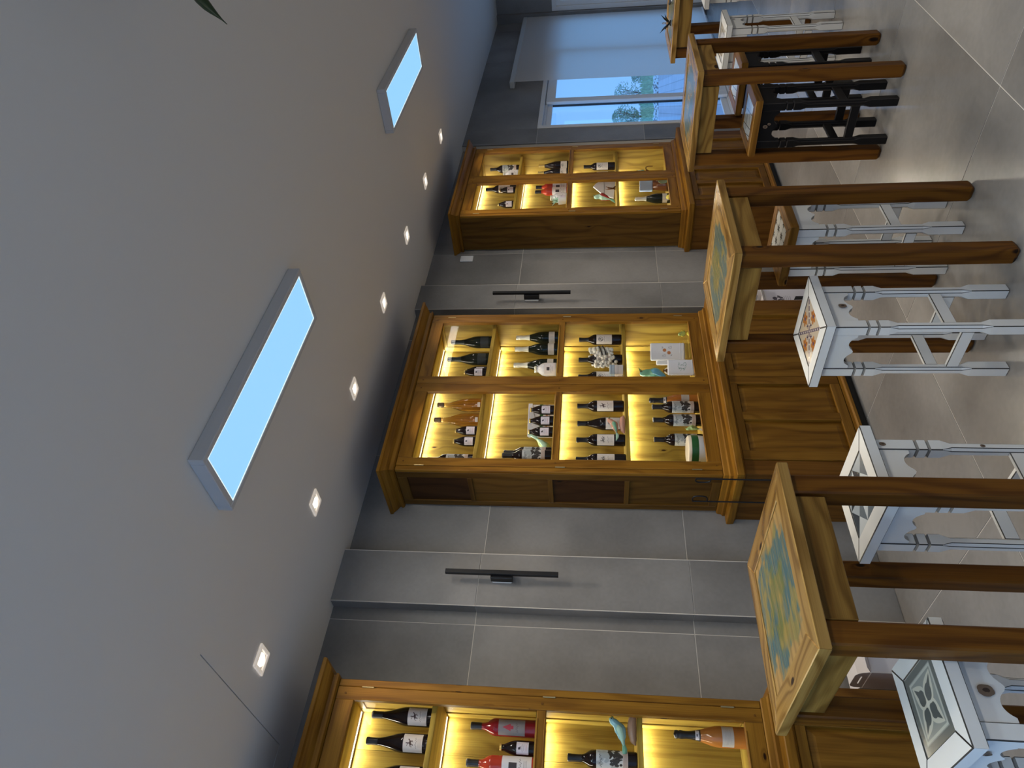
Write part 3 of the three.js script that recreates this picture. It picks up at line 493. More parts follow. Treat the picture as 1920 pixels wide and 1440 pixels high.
stool('white distressed bar stool with a beige tile seat, behind the black stools', 5.045, -1.785, { tile: tileBeige, knots: [[0.05, 0.65, 0.1265, 0.006, 'z']] });
stool('white bar stool mostly cut off by the frame edge beneath the farthest table', 6.16, -1.72, { tile: tileBeige });
// ───────────────────────── bottles ─────────────────────────
const wineGlass = (o) => new THREE.MeshPhysicalMaterial({ specularIntensity: 0.6, ...o });
const glassDark = wineGlass({ color: lin(0.012, 0.008, 0.008), roughness: 0.06 }), glassGreen = wineGlass({ color: lin(0.01, 0.013, 0.009), roughness: 0.06 });
const glassRose = std({ color: lin(0.42, 0.045, 0.022), roughness: 0.06 }), glassRed = std({ color: lin(0.24, 0.012, 0.016), roughness: 0.06 });
const glassAmber = std({ color: lin(0.45, 0.17, 0.035), roughness: 0.07 });
const glassClear = new THREE.MeshPhysicalMaterial({ color: lin(1, 0.9, 0.74), transmission: 1, thickness: 0.08, roughness: 0.02, ior: 1.4, attenuationColor: lin(0.8, 0.42, 0.14), attenuationDistance: 0.16 });
const foil = { black: std({ color: lin(0.01, 0.01, 0.012), roughness: 0.4 }), green: std({ color: lin(0.012, 0.022, 0.016), roughness: 0.4 }), gold: std({ color: lin(0.62, 0.45, 0.14), roughness: 0.35, metalness: 0.6 }), silver: std({ color: lin(0.66, 0.64, 0.52), roughness: 0.4, metalness: 0.3 }), wire: std({ color: lin(0.2, 0.14, 0.08), roughness: 0.4, metalness: 0.6 }) };
const scribble = (c, x, y, w, h, n, col = '#555') => { c.strokeStyle = col; c.lineWidth = 2; for (let k = 0; k < n; k++) { c.beginPath(); const yy = y + (h * k) / Math.max(1, n - 1), ww = w * (0.55 + 0.45 * hash(k, 3, n)); for (let q = 0; q <= 14; q++) { const xx = x - ww / 2 + (ww * q) / 14; c.lineTo(xx, yy + (q % 2 ? -2 : 2)); } c.stroke(); } };
const script = (c, x, y, w, col) => { c.strokeStyle = col; c.lineWidth = 3; c.beginPath(); for (let q = 0; q <= 60; q++) { const t = q / 60; c.lineTo(x - w / 2 + w * t, y + 8 * Math.sin(t * 31) + 5 * Math.sin(t * 13)); } c.stroke(); };
const blot = (c, x, y, r, s, col, n = 9) => { c.fillStyle = col; for (let k = 0; k < n; k++) { c.beginPath(); c.ellipse(x + (hash(k, 1, s) - 0.5) * r * 1.5, y + (hash(k, 2, s) - 0.5) * r * 1.4, r * (0.12 + 0.25 * hash(k, 3, s)), r * (0.1 + 0.18 * hash(k, 4, s)), 3 * hash(k, 5, s), 0, 7); c.fill(); } };
const rider = (c, x, y, s, col) => { c.save(); c.translate(x, y); c.scale(s, s); c.fillStyle = col; c.strokeStyle = col; c.lineWidth = 5; c.beginPath(); c.ellipse(0, 0, 26, 11, -0.15, 0, 7); c.fill(); for (const [a, b] of [[-18, 34], [-10, 30], [14, 32], [24, 26]]) { c.beginPath(); c.moveTo(a * 0.8, 4); c.lineTo(a, 18); c.lineTo(a - 4, b); c.stroke(); } c.beginPath(); c.moveTo(18, -4); c.lineTo(34, -24); c.lineTo(44, -18); c.lineTo(30, -4); c.fill(); c.fillRect(-6, -34, 10, 28); c.beginPath(); c.arc(0, -40, 6, 0, 7); c.fill(); c.beginPath(); c.moveTo(-24, -2); c.quadraticCurveTo(-40, 4, -36, 20); c.stroke(); c.beginPath(); c.moveTo(0, -24); c.lineTo(-28, -34); c.stroke(); c.restore(); };
const paper = (draw, bg = '#d9d2cc') => std({ map: canvasTex(256, 256, (c, w, h) => { c.fillStyle = bg; c.fillRect(0, 0, w, h); draw(c, w, h); }), roughness: 0.6 });
const LBL = {
  rider: paper((c) => { rider(c, 128, 96, 1.25, '#4a3532'); script(c, 128, 170, 130, '#5a4640'); scribble(c, 128, 195, 120, 40, 4, '#8a7d76'); }),
  pair: paper((c) => { rider(c, 110, 90, 0.95, '#4c4a4c'); rider(c, 160, 96, 0.8, '#6a686a'); script(c, 128, 165, 120, '#77706c'); scribble(c, 128, 188, 110, 40, 4, '#a29a95'); }),
  tree: paper((c) => { c.fillStyle = '#b9bdbd'; c.fillRect(0, 0, 256, 150); blot(c, 128, 90, 110, 7, '#9aa0a1', 16); script(c, 110, 34, 130, '#33302f'); c.strokeStyle = '#26211f'; c.lineWidth = 9; c.beginPath(); c.moveTo(150, 215); c.bezierCurveTo(140, 180, 170, 170, 160, 140); c.stroke(); c.lineWidth = 5; for (const [a, b] of [[90, 150], [210, 140], [120, 120], [190, 110]]) { c.beginPath(); c.moveTo(158, 165); c.lineTo(a, b); c.stroke(); } blot(c, 120, 150, 70, 3, '#2c2826', 22); blot(c, 200, 140, 60, 4, '#2c2826', 18); c.fillStyle = '#b7a69c'; c.fillRect(0, 215, 256, 41); scribble(c, 128, 226, 160, 20, 3, '#6f625b'); }, '#c5c3c0'),
  crest: paper((c) => { c.strokeStyle = '#444'; c.lineWidth = 7; c.beginPath(); c.ellipse(128, 70, 46, 38, 0, 0, 7); c.stroke(); blot(c, 128, 70, 40, 5, '#555', 10); script(c, 128, 135, 120, '#555'); scribble(c, 128, 165, 150, 70, 6, '#8b8783'); }),
  beer: paper((c) => { c.fillStyle = '#2b2530'; c.fillRect(104, 40, 40, 40); blot(c, 124, 60, 40, 8, '#2b2530', 8); scribble(c, 128, 105, 160, 60, 5, '#3d3745'); c.strokeStyle = '#8a2f3f'; c.lineWidth = 7; c.beginPath(); c.moveTo(70, 205); c.lineTo(186, 205); c.stroke(); }, '#d6d0da'),
  band: paper((c) => { scribble(c, 128, 70, 190, 110, 5, '#6c6964'); }, '#bfbbb4'),
  ring: paper((c) => { scribble(c, 128, 80, 200, 100, 6, '#2f3a3a'); }, '#10191a'),
  rose: paper((c) => { c.fillStyle = '#b23a48'; c.beginPath(); c.moveTo(128, 40); c.lineTo(180, 120); c.lineTo(76, 120); c.fill(); c.fillRect(104, 120, 48, 26); script(c, 128, 180, 130, '#5d4d4d'); }, '#8b8482'),
  flask: paper((c) => { c.fillStyle = '#3a3438'; c.fillRect(96, 60, 60, 70); script(c, 128, 160, 150, '#4d484b'); scribble(c, 128, 190, 120, 24, 3, '#7d787a'); }, '#d8d5d6'),
};
const P = {
  bordeaux: [[0, 0.002], [0.034, 0], [0.0378, 0.005], [0.0378, 0.186], [0.0365, 0.196], [0.031, 0.209], [0.0215, 0.222], [0.0162, 0.236], [0.0150, 0.250], [0.0150, 0.284], [0.0162, 0.285], [0.0162, 0.297], [0.014, 0.300], [0, 0.300]],
  burgundy: [[0, 0.002], [0.038, 0], [0.0418, 0.005], [0.0418, 0.118], [0.0405, 0.138], [0.036, 0.160], [0.028, 0.188], [0.0205, 0.214], [0.0165, 0.236], [0.0150, 0.252], [0.0150, 0.282], [0.0162, 0.283], [0.0162, 0.294], [0.014, 0.297], [0, 0.297]],
  champagne: [[0, 0.002], [0.040, 0], [0.0445, 0.006], [0.0445, 0.112], [0.0430, 0.132], [0.0375, 0.158], [0.0280, 0.188], [0.0205, 0.214], [0.0165, 0.238], [0.0152, 0.262], [0.0175, 0.282], [0.0175, 0.288], [0.0150, 0.292], [0.0172, 0.300], [0.0160, 0.310], [0, 0.314]],
  beer: [[0, 0.002], [0.028, 0], [0.0315, 0.004], [0.0325, 0.070], [0.0310, 0.092], [0.0255, 0.113], [0.0175, 0.132], [0.0135, 0.142], [0.0130, 0.150], [0.0142, 0.151], [0.0142, 0.158], [0, 0.158]],
  flask: [[0, 0.002], [0.040, 0], [0.046, 0.006], [0.047, 0.075], [0.042, 0.100], [0.028, 0.120], [0.0215, 0.128], [0.0215, 0.140], [0.0235, 0.141], [0.0235, 0.152], [0, 0.152]],
};
const upTo = (p, y) => { const o = []; for (const q of p) if (q[1] >= y) o.push([q[0] + 0.0007, q[1] + (q[1] > p[p.length - 1][1] - 0.004 ? 0.0007 : 0)]); const k = p.findIndex((q) => q[1] >= y), a = p[k - 1], b = p[k], t = (y - a[1]) / (b[1] - a[1]); o.unshift([lerp(a[0], b[0], t), y - 0.0005], [lerp(a[0], b[0], t) + 0.0007, y]); return o; };
const wrap = (r, y0, y1, ang) => mv(new THREE.CylinderGeometry(r, r, y1 - y0, 20, 1, true, -ang / 2, ang), 0, (y0 + y1) / 2, 0);
const KIND = {
  burgRider: () => bottleParts('burgundy', glassDark, foil.black, 0.244, [LBL.rider, 0.030, 0.118, 2.1]),
  bordRider: () => bottleParts('bordeaux', glassDark, foil.black, 0.232, [LBL.rider, 0.068, 0.172, 2.2]),
  bordPair: () => bottleParts('bordeaux', glassDark, foil.black, 0.232, [LBL.pair, 0.068, 0.172, 2.2]),
  bordTree: () => bottleParts('bordeaux', glassDark, foil.black, 0.240, [LBL.tree, 0.040, 0.176, 2.9]),
  bordCrest: () => bottleParts('bordeaux', glassDark, foil.black, 0.236, [LBL.crest, 0.068, 0.176, 2.2]),
  champSilver: () => bottleParts('champagne', glassGreen, foil.silver, 0.212, [LBL.band, 0.030, 0.072, 2.4]),
  champDark: () => bottleParts('champagne', glassGreen, foil.green, 0.212, [LBL.ring, 0.030, 0.090, 2.4]),
  champAmber: () => bottleParts('champagne', glassAmber, foil.black, 0.200, [LBL.band, 0.060, 0.110, 2.2], true),
  champClear: () => bottleParts('champagne', glassClear, foil.wire, 0.268, [LBL.band, 0.016, 0.034, 0.7]),
  beer: () => bottleParts('beer', glassDark, foil.gold, 0.150, [LBL.beer, 0.028, 0.082, 1.7]),
  rose: () => bottleParts('bordeaux', glassRed, foil.black, 0.250, [LBL.rose, 0.050, 0.170, 2.0]),
  roseWhite: () => bottleParts('bordeaux', glassRose, foil.black, 0.245, [LBL.flask, 0.010, 0.140, 2.7]),
  burgGold: () => bottleParts('burgundy', glassDark, foil.gold, 0.240, [LBL.crest, 0.020, 0.080, 2.2]),
  flask: () => bottleParts('flask', std({ color: lin(0.60, 0.60, 0.62), roughness: 0.25 }), foil.silver, 0.136, [LBL.flask, 0.012, 0.085, 2.1]),
};
function bottleParts(kind, glass, cap, capY, [lm, y0, y1, ang], seal) {
  const p = P[kind], r = p[3][0], parts = [['body', lathe(p), glass], ['capsule', lathe(upTo(p, capY), 24), cap], ['label', wrap(r + 0.0006, y0, y1, ang), lm]];
  if (seal) parts.push(['neck_seal', wrap(0.0235, 0.203, 0.222, 1.9), LBL.flask]);
  return parts;
}
const made = {};
function bottle(kind, x, y, z, label, dz = 0) {
  const turn = Math.atan2(-x, -z) * 0.85, group = kind === 'beer' ? 'small beer bottles in the cabinets' : 'wine bottles in the cabinets', name = kind === 'beer' ? 'beer_bottle' : kind === 'flask' ? 'round_flask' : 'wine_bottle';
  if (made[kind]) return dup(made[kind], [x, y + 0.0006, z], turn, label);
  const t = thing(name, label, 'bottle', [x, y + 0.0006, z], turn, group);
  for (const [n, g, m] of KIND[kind]()) obj(n, g, m, t);
  return (made[kind] = t);
}
const { floor: F0, s3: S3, s2: S2, s1: S1 } = SH, BZ = -3.36;
// nearest cabinet
bottle('burgRider', 1.190, S1, BZ, 'burgundy bottle with rider label, right of two on the nearest cabinet top shelf');
bottle('burgRider', 1.074, S1, BZ, 'burgundy bottle with rider label, second from the post on the nearest top shelf');
bottle('burgRider', 0.945, S1, BZ - 0.02, 'burgundy bottle mostly cut off at the frame edge, nearest cabinet top shelf');
bottle('rose', 1.167, S2, BZ, 'red bottle with grey label and red dress figure, nearest cabinet second shelf');
bottle('beer', 1.082, S2, BZ, 'small dark beer bottle beside the red bottle in the nearest cabinet');
bottle('roseWhite', 1.008, S2, BZ + 0.005, 'rose bottle with big white label at the frame edge, nearest cabinet');
bottle('bordTree', 1.055, S3, BZ + 0.01, 'dark wine bottle with large grey tree label beside the ceramic bird, nearest cabinet');
bottle('champAmber', 1.182, F0, BZ, 'amber sparkling bottle with black foil and white seal, nearest cabinet bottom shelf');
// middle cabinet, left door
bottle('champClear', 3.191, S1, BZ, 'clear sparkling bottle with wire cap next to the middle stile, middle cabinet top shelf');
bottle('champClear', 3.056, S1, BZ, 'clear sparkling bottle with wire cap between its twin and the beers, middle cabinet');
bottle('beer', 2.965, S1, BZ, 'small beer bottle beside the clear bottles on the middle cabinet top shelf');
bottle('beer', 2.875, S1, BZ, 'small beer bottle farther from the clear bottles, middle cabinet top shelf');
bottle('bordTree', 2.722, S1, BZ, 'dark bottle almost hidden behind the door stile, middle cabinet top shelf');
bottle('beer', 3.134, S2, BZ + 0.02, 'small beer bottle next to the stile in front of the striped cloth, trio');
bottle('beer', 3.038, S2, BZ + 0.02, 'small beer bottle in the middle of the trio before the striped cloth');
bottle('beer', 2.944, S2, BZ + 0.02, 'small beer bottle under the green leaf bird, last of the trio');
bottle('bordTree', 2.787, S2, BZ, 'tree-label wine bottle beside its twin, the one nearer the beer trio');
bottle('bordTree', 2.722, S2, BZ + 0.052, 'tree-label wine bottle partly hidden by the outer door stile, middle cabinet');
bottle('bordRider', 3.190, S3, BZ, 'straight wine bottle with dark rider label beside the stile, middle cabinet third shelf');
bottle('burgRider', 3.036, S3, BZ, 'sloping burgundy bottle behind the green and pink ceramic bird');
bottle('bordPair', 2.899, S3, BZ, 'straight wine bottle with two-rider label behind the ceramic bird tail');
bottle('bordPair', 2.742, S3, BZ, 'straight wine bottle cut by the outer door stile, middle cabinet third shelf');
bottle('champAmber', 3.274, F0, BZ - 0.03, 'amber sparkling bottle half hidden by the middle stile, middle cabinet bottom shelf');
bottle('bordTree', 3.186, F0, BZ, 'tree-label bottle beside the amber bottle on the middle cabinet bottom shelf');
bottle('bordTree', 3.072, F0, BZ, 'tree-label bottle standing alone between its twins, middle cabinet bottom shelf');
bottle('bordTree', 2.935, F0, BZ - 0.03, 'tree-label bottle behind the white pot with green band');
// middle cabinet, right door
bottle('champDark', 3.824, S1, BZ, 'dark sparkling bottle with black foil next to the side wall, middle cabinet top shelf');
bottle('champDark', 3.641, S1, BZ, 'dark sparkling bottle with black foil beside the small beers, middle cabinet');
bottle('beer', 3.548, S1, BZ - 0.04, 'rearmost small beer bottle of three huddled together, middle cabinet top shelf');
bottle('beer', 3.505, S1, BZ + 0.015, 'middle small beer bottle of three huddled together, middle cabinet top shelf');
bottle('beer', 3.448, S1, BZ + 0.056, 'front small beer bottle of three huddled by the stile, middle cabinet top shelf');
bottle('champSilver', 3.872, S2, BZ, 'silver-topped sparkling bottle against the side panel, middle cabinet second shelf');
bottle('champSilver', 3.746, S2, BZ, 'silver-topped sparkling bottle in the middle of three, middle cabinet');
bottle('champSilver', 3.612, S2, BZ - 0.03, 'silver-topped sparkling bottle behind the white round flask, middle cabinet');
bottle('flask', 3.505, S2, BZ + 0.03, 'white round flask bottle with dark emblem in front of a sparkling bottle');
bottle('bordCrest', 3.846, S3, BZ, 'dark wine bottle with crest label next to the side wall, middle cabinet third shelf');
bottle('bordCrest', 3.655, S3, BZ - 0.02, 'dark wine bottle wearing the white woolly fleece, middle cabinet');
bottle('bordCrest', 3.495, S3, BZ - 0.03, 'dark wine bottle behind the two small boxes, middle cabinet third shelf');
// farthest cabinet
bottle('bordTree', 6.410, S1, BZ, 'tree-label bottle by the side wall, farthest cabinet top shelf');
bottle('flask', 6.235, S1, BZ + 0.03, 'white round flask half behind the stile, farthest cabinet top shelf');
bottle('bordCrest', 6.018, S1, BZ, 'dark wine bottle with pale label beside the beers, farthest cabinet top shelf');
bottle('beer', 5.935, S1, BZ + 0.035, 'small beer bottle touching the wine bottle, farthest cabinet top shelf');
bottle('beer', 5.740, S1, BZ, 'small beer bottle standing alone, farthest cabinet top shelf');
bottle('burgGold', 6.445, S2, BZ, 'gold-capped burgundy bottle nearer the side wall, farthest cabinet');
bottle('burgGold', 6.305, S2, BZ, 'gold-capped burgundy bottle nearer the stile, farthest cabinet');
bottle('roseWhite', 6.032, S2, BZ, 'rose bottle with white label next to the stile, farthest cabinet');
bottle('roseWhite', 5.930, S2, BZ + 0.01, 'rose bottle with white label beside the round flask, farthest cabinet');
bottle('flask', 5.812, S2, BZ + 0.01, 'white round flask beside the rose bottles, farthest cabinet');
bottle('bordCrest', 6.400, S3, BZ, 'dark wine bottle with crest label standing alone, farthest cabinet third shelf');
bottle('bordCrest', 6.215, S3, BZ, 'dark wine bottle glimpsed at the stile, farthest cabinet third shelf');
bottle('champSilver', 5.770, F0, BZ, 'silver-topped sparkling bottle beside the yellow ball, farthest cabinet bottom shelf');

// ───────────────────────── ornaments and linen ─────────────────────────
const glaze = (r, g, b, k = 0.2) => std({ color: lin(r, g, b), roughness: k });
const cer = { aqua: glaze(0.25, 0.50, 0.52), green: glaze(0.16, 0.38, 0.24), mint: glaze(0.40, 0.62, 0.48), lime: glaze(0.42, 0.55, 0.20), blue: glaze(0.10, 0.30, 0.42), olive: glaze(0.16, 0.20, 0.06), pink: glaze(0.55, 0.28, 0.20), brown: glaze(0.13, 0.045, 0.015), clay: glaze(0.34, 0.20, 0.12, 0.4), cream: glaze(0.68, 0.60, 0.46), white: glaze(0.72, 0.74, 0.74, 0.3), red: glaze(0.34, 0.03, 0.02), yellow: glaze(0.72, 0.62, 0.10), greenDark: glaze(0.015, 0.10, 0.025, 0.3), black: glaze(0.015, 0.012, 0.012, 0.4) };
const linen = std({ color: lin(0.68, 0.69, 0.73), roughness: 0.95 });
const ball = (r, x, y, z, sx = 1, sy = 1, sz = 1) => new THREE.SphereGeometry(r, 18, 12).scale(sx, sy, sz).translate(x, y, z);
function perchedBird(label, [x, y, z], turn, s, body, wing, tailMat, perch) {      // glazed bird sitting on a clay stump
  const t = thing('ceramic_bird', label, 'figurine', [x, y + 0.0008, z], turn, 'glazed ceramic birds in the cabinets');
  const up = perch ? 0.05 * s : 0;
  if (perch) obj('stump', bodyAlong([[-0.075 * s, 0.006, 0, 0.004], [-0.05 * s, 0.018 * s, 0, 0.018 * s], [0, 0.024 * s, 0, 0.024 * s], [0.05 * s, 0.020 * s, 0, 0.020 * s], [0.075 * s, 0.008, 0, 0.004]]), perch, t);
  obj('body', bodyAlong([[0.052, 0.074, 0, 0.0015], [0.050, 0.073, 0, 0.013], [0.036, 0.074, 0, 0.019], [0.022, 0.058, 0, 0.020], [-0.004, 0.036, 0, 0.030], [-0.035, 0.026, 0, 0.022], [-0.062, 0.020, 0, 0.010], [-0.085, 0.012, 0, 0.003]].map(([a, b, c, r]) => [a * s, b * s + up, c, r * s])), body, t);
  obj('beak', new THREE.ConeGeometry(0.007 * s, 0.026 * s, 10).rotateZ(-Math.PI / 2 - 0.2).translate(0.064 * s, 0.072 * s + up, 0), cer.olive, t);
  for (const k of [-1, 1]) { obj('wing', bodyAlong([[0.016, 0.046, 0.024 * k, 0.003], [0, 0.04, 0.029 * k, 0.016], [-0.035, 0.028, 0.022 * k, 0.012], [-0.078, 0.018, 0.009 * k, 0.002]].map(([a, b, c, r]) => [a * s, b * s + up, c * s, r * s]), 10, 16, 0.5), wing, t); obj('eye', ball(0.0032 * s, 0.044 * s, 0.080 * s + up, 0.0165 * k * s), cer.black, t); }
  obj('tail', bodyAlong([[-0.07, 0.018, 0, 0.008], [-0.10, 0.012, 0, 0.013], [-0.135, 0.022, 0, 0.004]].map(([a, b, c, r]) => [a * s, b * s + up, c, r * s]), 10, 14, 0.6), tailMat, t);
  return t;
}
const tilt = (b, a) => { b.rotation.order = 'YZX'; b.rotation.z = a; return b; };
perchedBird('small blue and green ceramic bird lying along a clay stump in the nearest cabinet', [1.166, S3, -3.285], -0.35, 0.85, cer.aqua, cer.mint, cer.green, cer.clay);
perchedBird('ceramic bird with pink head and green wings in front of the burgundy bottle', [2.955, S3, -3.275], -0.35, 0.78, cer.pink, cer.green, cer.mint, cer.pink);
tilt(perchedBird('light green ceramic bird with leaf-like wings perched behind the beer trio', [2.93, S2 + 0.03, -3.43], 2.95, 1.1, cer.lime, cer.mint, cer.mint, null), -1.0);
tilt(perchedBird('large teal ceramic bird with blue wing on a root stand beside the white towel', [3.520, 1.115, -3.34], -0.3, 1.4, cer.green, cer.blue, cer.aqua, null), 0.75);
perchedBird('yellow-green ceramic bird low by the side wall behind the white towel', [3.84, F0, -3.30], 3.6, 0.65, cer.lime, cer.yellow, cer.yellow, cer.yellow);
tilt(perchedBird('small green ceramic bird upright between the pot with green band and the bottles', [2.965, F0 + 0.068, -3.285], -0.3, 0.55, cer.lime, cer.olive, cer.cream, null), 1.1);
tilt(perchedBird('long green ceramic bird with red breast beside the white draped cloth', [5.790, S3 + 0.102, -3.31], -0.3, 1.05, cer.mint, cer.red, cer.green, null), 0.85);
tilt(perchedBird('pale green ceramic bird under a dark branch in the farthest cabinet', [6.17, 1.09, -3.30], -0.3, 0.8, cer.mint, cer.green, cer.green, null), 0.6);
{ // root stand under the teal bird, and the dark branch
  const t = thing('root_stand', 'twisted brown root stand carrying the large teal ceramic bird', 'stand', [3.535, F0 + 0.0008, -3.37]);
  obj('root', [tube([[-0.05, 0.008, 0.02], [-0.02, 0.05, 0], [0.0, 0.11, 0.005], [0, 0.205, 0]], 0.009), tube([[0.05, 0.008, 0.03], [0.03, 0.06, 0.01], [0.005, 0.13, -0.006], [0, 0.203, 0]], 0.008), tube([[0.01, 0.008, -0.05], [0.02, 0.06, -0.02], [-0.004, 0.13, 0.006], [0, 0.2, 0]], 0.008)], cer.brown, t);
  obj('claw', [0, 1, 2, 3].map((k) => tube([[0, 0.20, 0], [0.022 * Math.cos(k * 1.57), 0.185, 0.022 * Math.sin(k * 1.57)], [0.034 * Math.cos(k * 1.57 + 0.4), 0.15, 0.034 * Math.sin(k * 1.57 + 0.4)]], 0.004, 12)), cer.cream, t);
  const b = thing('branch_stand', 'thin dark forked branch standing upright behind the pale green bird', 'branch', [6.20, F0 + 0.0008, -3.37]);
  obj('stem', tube([[0, 0.002, 0], [0.004, 0.09, 0], [0, 0.19, 0.06]], 0.010), cer.brown, b);
  obj('twig', [tube([[0.0, 0.185, 0.04], [0.09, 0.19, 0.03], [0.17, 0.185, 0]], 0.006), tube([[0.15, 0.187, 0.01], [0.19, 0.165, 0.0], [0.21, 0.12, -0.01]], 0.004)], cer.brown, b);
}
// linen
function towel(label, [x, y, z], turn, w, h, art, back) {
  const t = thing('folded_towel', label, 'towel', [x, y + 0.001, z], turn, 'white embroidered towels');
  const shape = (W, H, d) => { const g = bx(-W / 2, W / 2, 0, H, -d / 2, d / 2, { c: 0.006 }); return g; };
  obj('fold', shape(w, h, 0.022), linen, t);
  obj('hem', [bx(-w / 2 - 0.001, w / 2 + 0.001, 0.030, 0.033, -0.0125, 0.0125, { c: 0.001 }), bx(-w / 2 - 0.001, w / 2 + 0.001, 0.012, 0.0145, -0.0125, 0.0125, { c: 0.001 })], linen, t);
  if (back) obj('under_fold', shape(w * 0.8, h * 0.82, 0.012).translate(-w * 0.32, 0.002, -0.018), linen, t);
  obj('embroidery', mv(new THREE.PlaneGeometry(w * 0.86, w * 0.86), 0, h * 0.52, 0.0113), std({ map: canvasTex(256, 256, (c, s) => { c.fillStyle = '#d8d9de'; c.fillRect(0, 0, s, s); art(c, s); }), roughness: 0.95 }), t);
  return t;
}
const sun2 = (c, s) => { for (const [x, y] of [[150, 90], [105, 160]]) { c.fillStyle = '#b5764a'; for (let k = 0; k < 14; k++) { c.beginPath(); c.ellipse(x + 22 * Math.cos(k * 0.449), y + 22 * Math.sin(k * 0.449), 10, 5, k * 0.449, 0, 7); c.fill(); } c.beginPath(); c.arc(x, y, 20, 0, 7); c.fill(); } c.strokeStyle = '#4a4a58'; c.lineWidth = 3; for (const [x, y] of [[60, 80], [200, 180]]) { c.beginPath(); c.arc(x, y, 26, 0.5, 5); c.stroke(); c.beginPath(); c.arc(x + 8, y - 6, 12, 0, 5); c.stroke(); } for (const [x, y] of [[66, 196], [196, 56]]) blot(c, x, y, 22, 3, '#4a4a58', 6); };
const leafy = (c) => { c.strokeStyle = '#4d7a6c'; c.lineWidth = 4; for (let k = 0; k < 26; k++) { const x = 60 + 140 * hash(k, 1, 4), y = 60 + 140 * hash(k, 2, 4); c.beginPath(); c.arc(x, y, 8 + 16 * hash(k, 3, 4), k, k + 2.6); c.stroke(); } };
towel('white folded towel embroidered with two orange flowers, upright beside the teal bird', [3.675, F0 + 0.055, -3.325], -0.5, 0.125, 0.232, sun2, true);
towel('white folded towel with green leafy embroidery, lower one near the door stile', [3.452, F0, -3.262], -0.5, 0.105, 0.19, leafy, false);
{ const t = thing('towel_stand', 'small wooden block lifting the flower-embroidered towel off the shelf', 'block', [3.675, F0 + 0.0008, -3.325], -0.5); obj('block', bx(-0.055, 0.055, 0, 0.054, -0.03, 0.02, { c: 0.003 }), M.insidePanel, t); obj('lip', bx(-0.055, 0.055, 0, 0.03, 0.02, 0.026, { c: 0.002 }), M.insidePanel, t); }
{ // striped cloth draped over a white card
  const t = thing('striped_cloth', 'white cloth with green and tan stripes folded behind the beer trio', 'cloth', [3.16, S2 + 0.001, -3.455], -0.35);
  obj('cloth', bx(-0.13, 0.10, 0, 0.178, -0.012, 0.012, { c: 0.006 }), linen, t);
  const st = (x0, x1, m) => obj('stripe', bx(x0, x1, 0.004, 0.12, 0.0115, 0.0135, { c: 0.0006 }), m, t);
  const horiz = (y0, y1, m) => obj('stripe', bx(-0.129, 0.099, y0, y1, 0.0115, 0.0132, { c: 0.0006 }), m, t);
  horiz(0.082, 0.104, cer.greenDark); horiz(0.050, 0.064, glaze(0.42, 0.24, 0.14, 0.9)); horiz(0.034, 0.046, glaze(0.5, 0.42, 0.38, 0.9));
  const fl = new THREE.Shape(); fl.moveTo(-0.13, 0.178); fl.lineTo(0.10, 0.178); fl.lineTo(0.10, 0.155); fl.bezierCurveTo(0.02, 0.15, -0.05, 0.125, -0.08, 0.088); fl.lineTo(-0.13, 0.12); fl.closePath();
  obj('flap', new THREE.ExtrudeGeometry(fl, { depth: 0.004, bevelEnabled: true, bevelSize: 0.002, bevelThickness: 0.002, bevelSegments: 2 }).translate(0, 0, 0.0155), linen, t);
}
{ // woolly fleece hung on a bottle
  const t = thing('woolly_fleece', 'curly white fleece with two dark straps hung around a wine bottle', 'fleece', [3.655, S3 + 0.135, -3.355]);
  const gs = []; for (let k = 0; k < 150; k++) { const a = rr(0, 6.283), y = rr(-0.075, 0.075), w = Math.sqrt(Math.max(0, 1 - (y / 0.085) ** 2)); gs.push(new THREE.IcosahedronGeometry(rr(0.010, 0.015), 1).translate((0.054 + 0.012 * w) * Math.cos(a), y + 0.02 * Math.cos(a), (0.053 + 0.006 * w) * Math.sin(a))); }
  const m = obj('wool', gs, std({ color: lin(0.66, 0.63, 0.55), roughness: 1 }), t);
  for (const y of [-0.012, 0.014]) obj('strap', tube([...Array(13).keys()].map((k) => { const a = 0.1 + k * 0.17; return [0.080 * Math.cos(a), y + 0.02 * Math.cos(a), 0.074 * Math.sin(a)]; }), 0.0045, 30), cer.black, t);
}
for (const [y0, y1, m, label, w] of [[0, 0.055, glaze(0.56, 0.52, 0.50, 0.8), 'small beige box under the pale blue one, beside the fleece', 0.062], [0.0555, 0.09, glaze(0.36, 0.44, 0.52, 0.8), 'small pale blue box stacked on the beige one', 0.062]]) {
  const t = thing('small_box', label, 'box', [3.462, S3 + 0.0008 + y0, -3.30], -0.6, 'two small stacked boxes'); obj('carton', bx(-w / 2, w / 2, 0, (y1 - y0) * 0.62, -0.04, 0.04, { c: 0.002 }), m, t); obj('lid', bx(-w / 2 - 0.001, w / 2 + 0.001, (y1 - y0) * 0.62, y1 - y0, -0.041, 0.041, { c: 0.002 }), m, t);
}
{ // white pot with green band
  const t = thing('banded_pot', 'round white pot with a dark green band on the middle cabinet bottom shelf', 'pot', [2.80, F0 + 0.0008, -3.325]);
  obj('pot', lathe([[0, 0.002], [0.072, 0], [0.082, 0.006], [0.088, 0.055], [0.088, 0.058]], 40), cer.white, t); obj('band', lathe([[0.0872, 0.056], [0.0895, 0.058], [0.0895, 0.095], [0.0872, 0.097]], 40), cer.greenDark, t);
  obj('rim', lathe([[0.0880, 0.0965], [0.0893, 0.099], [0.086, 0.112], [0.078, 0.117], [0, 0.117]], 40), cer.cream, t);
}
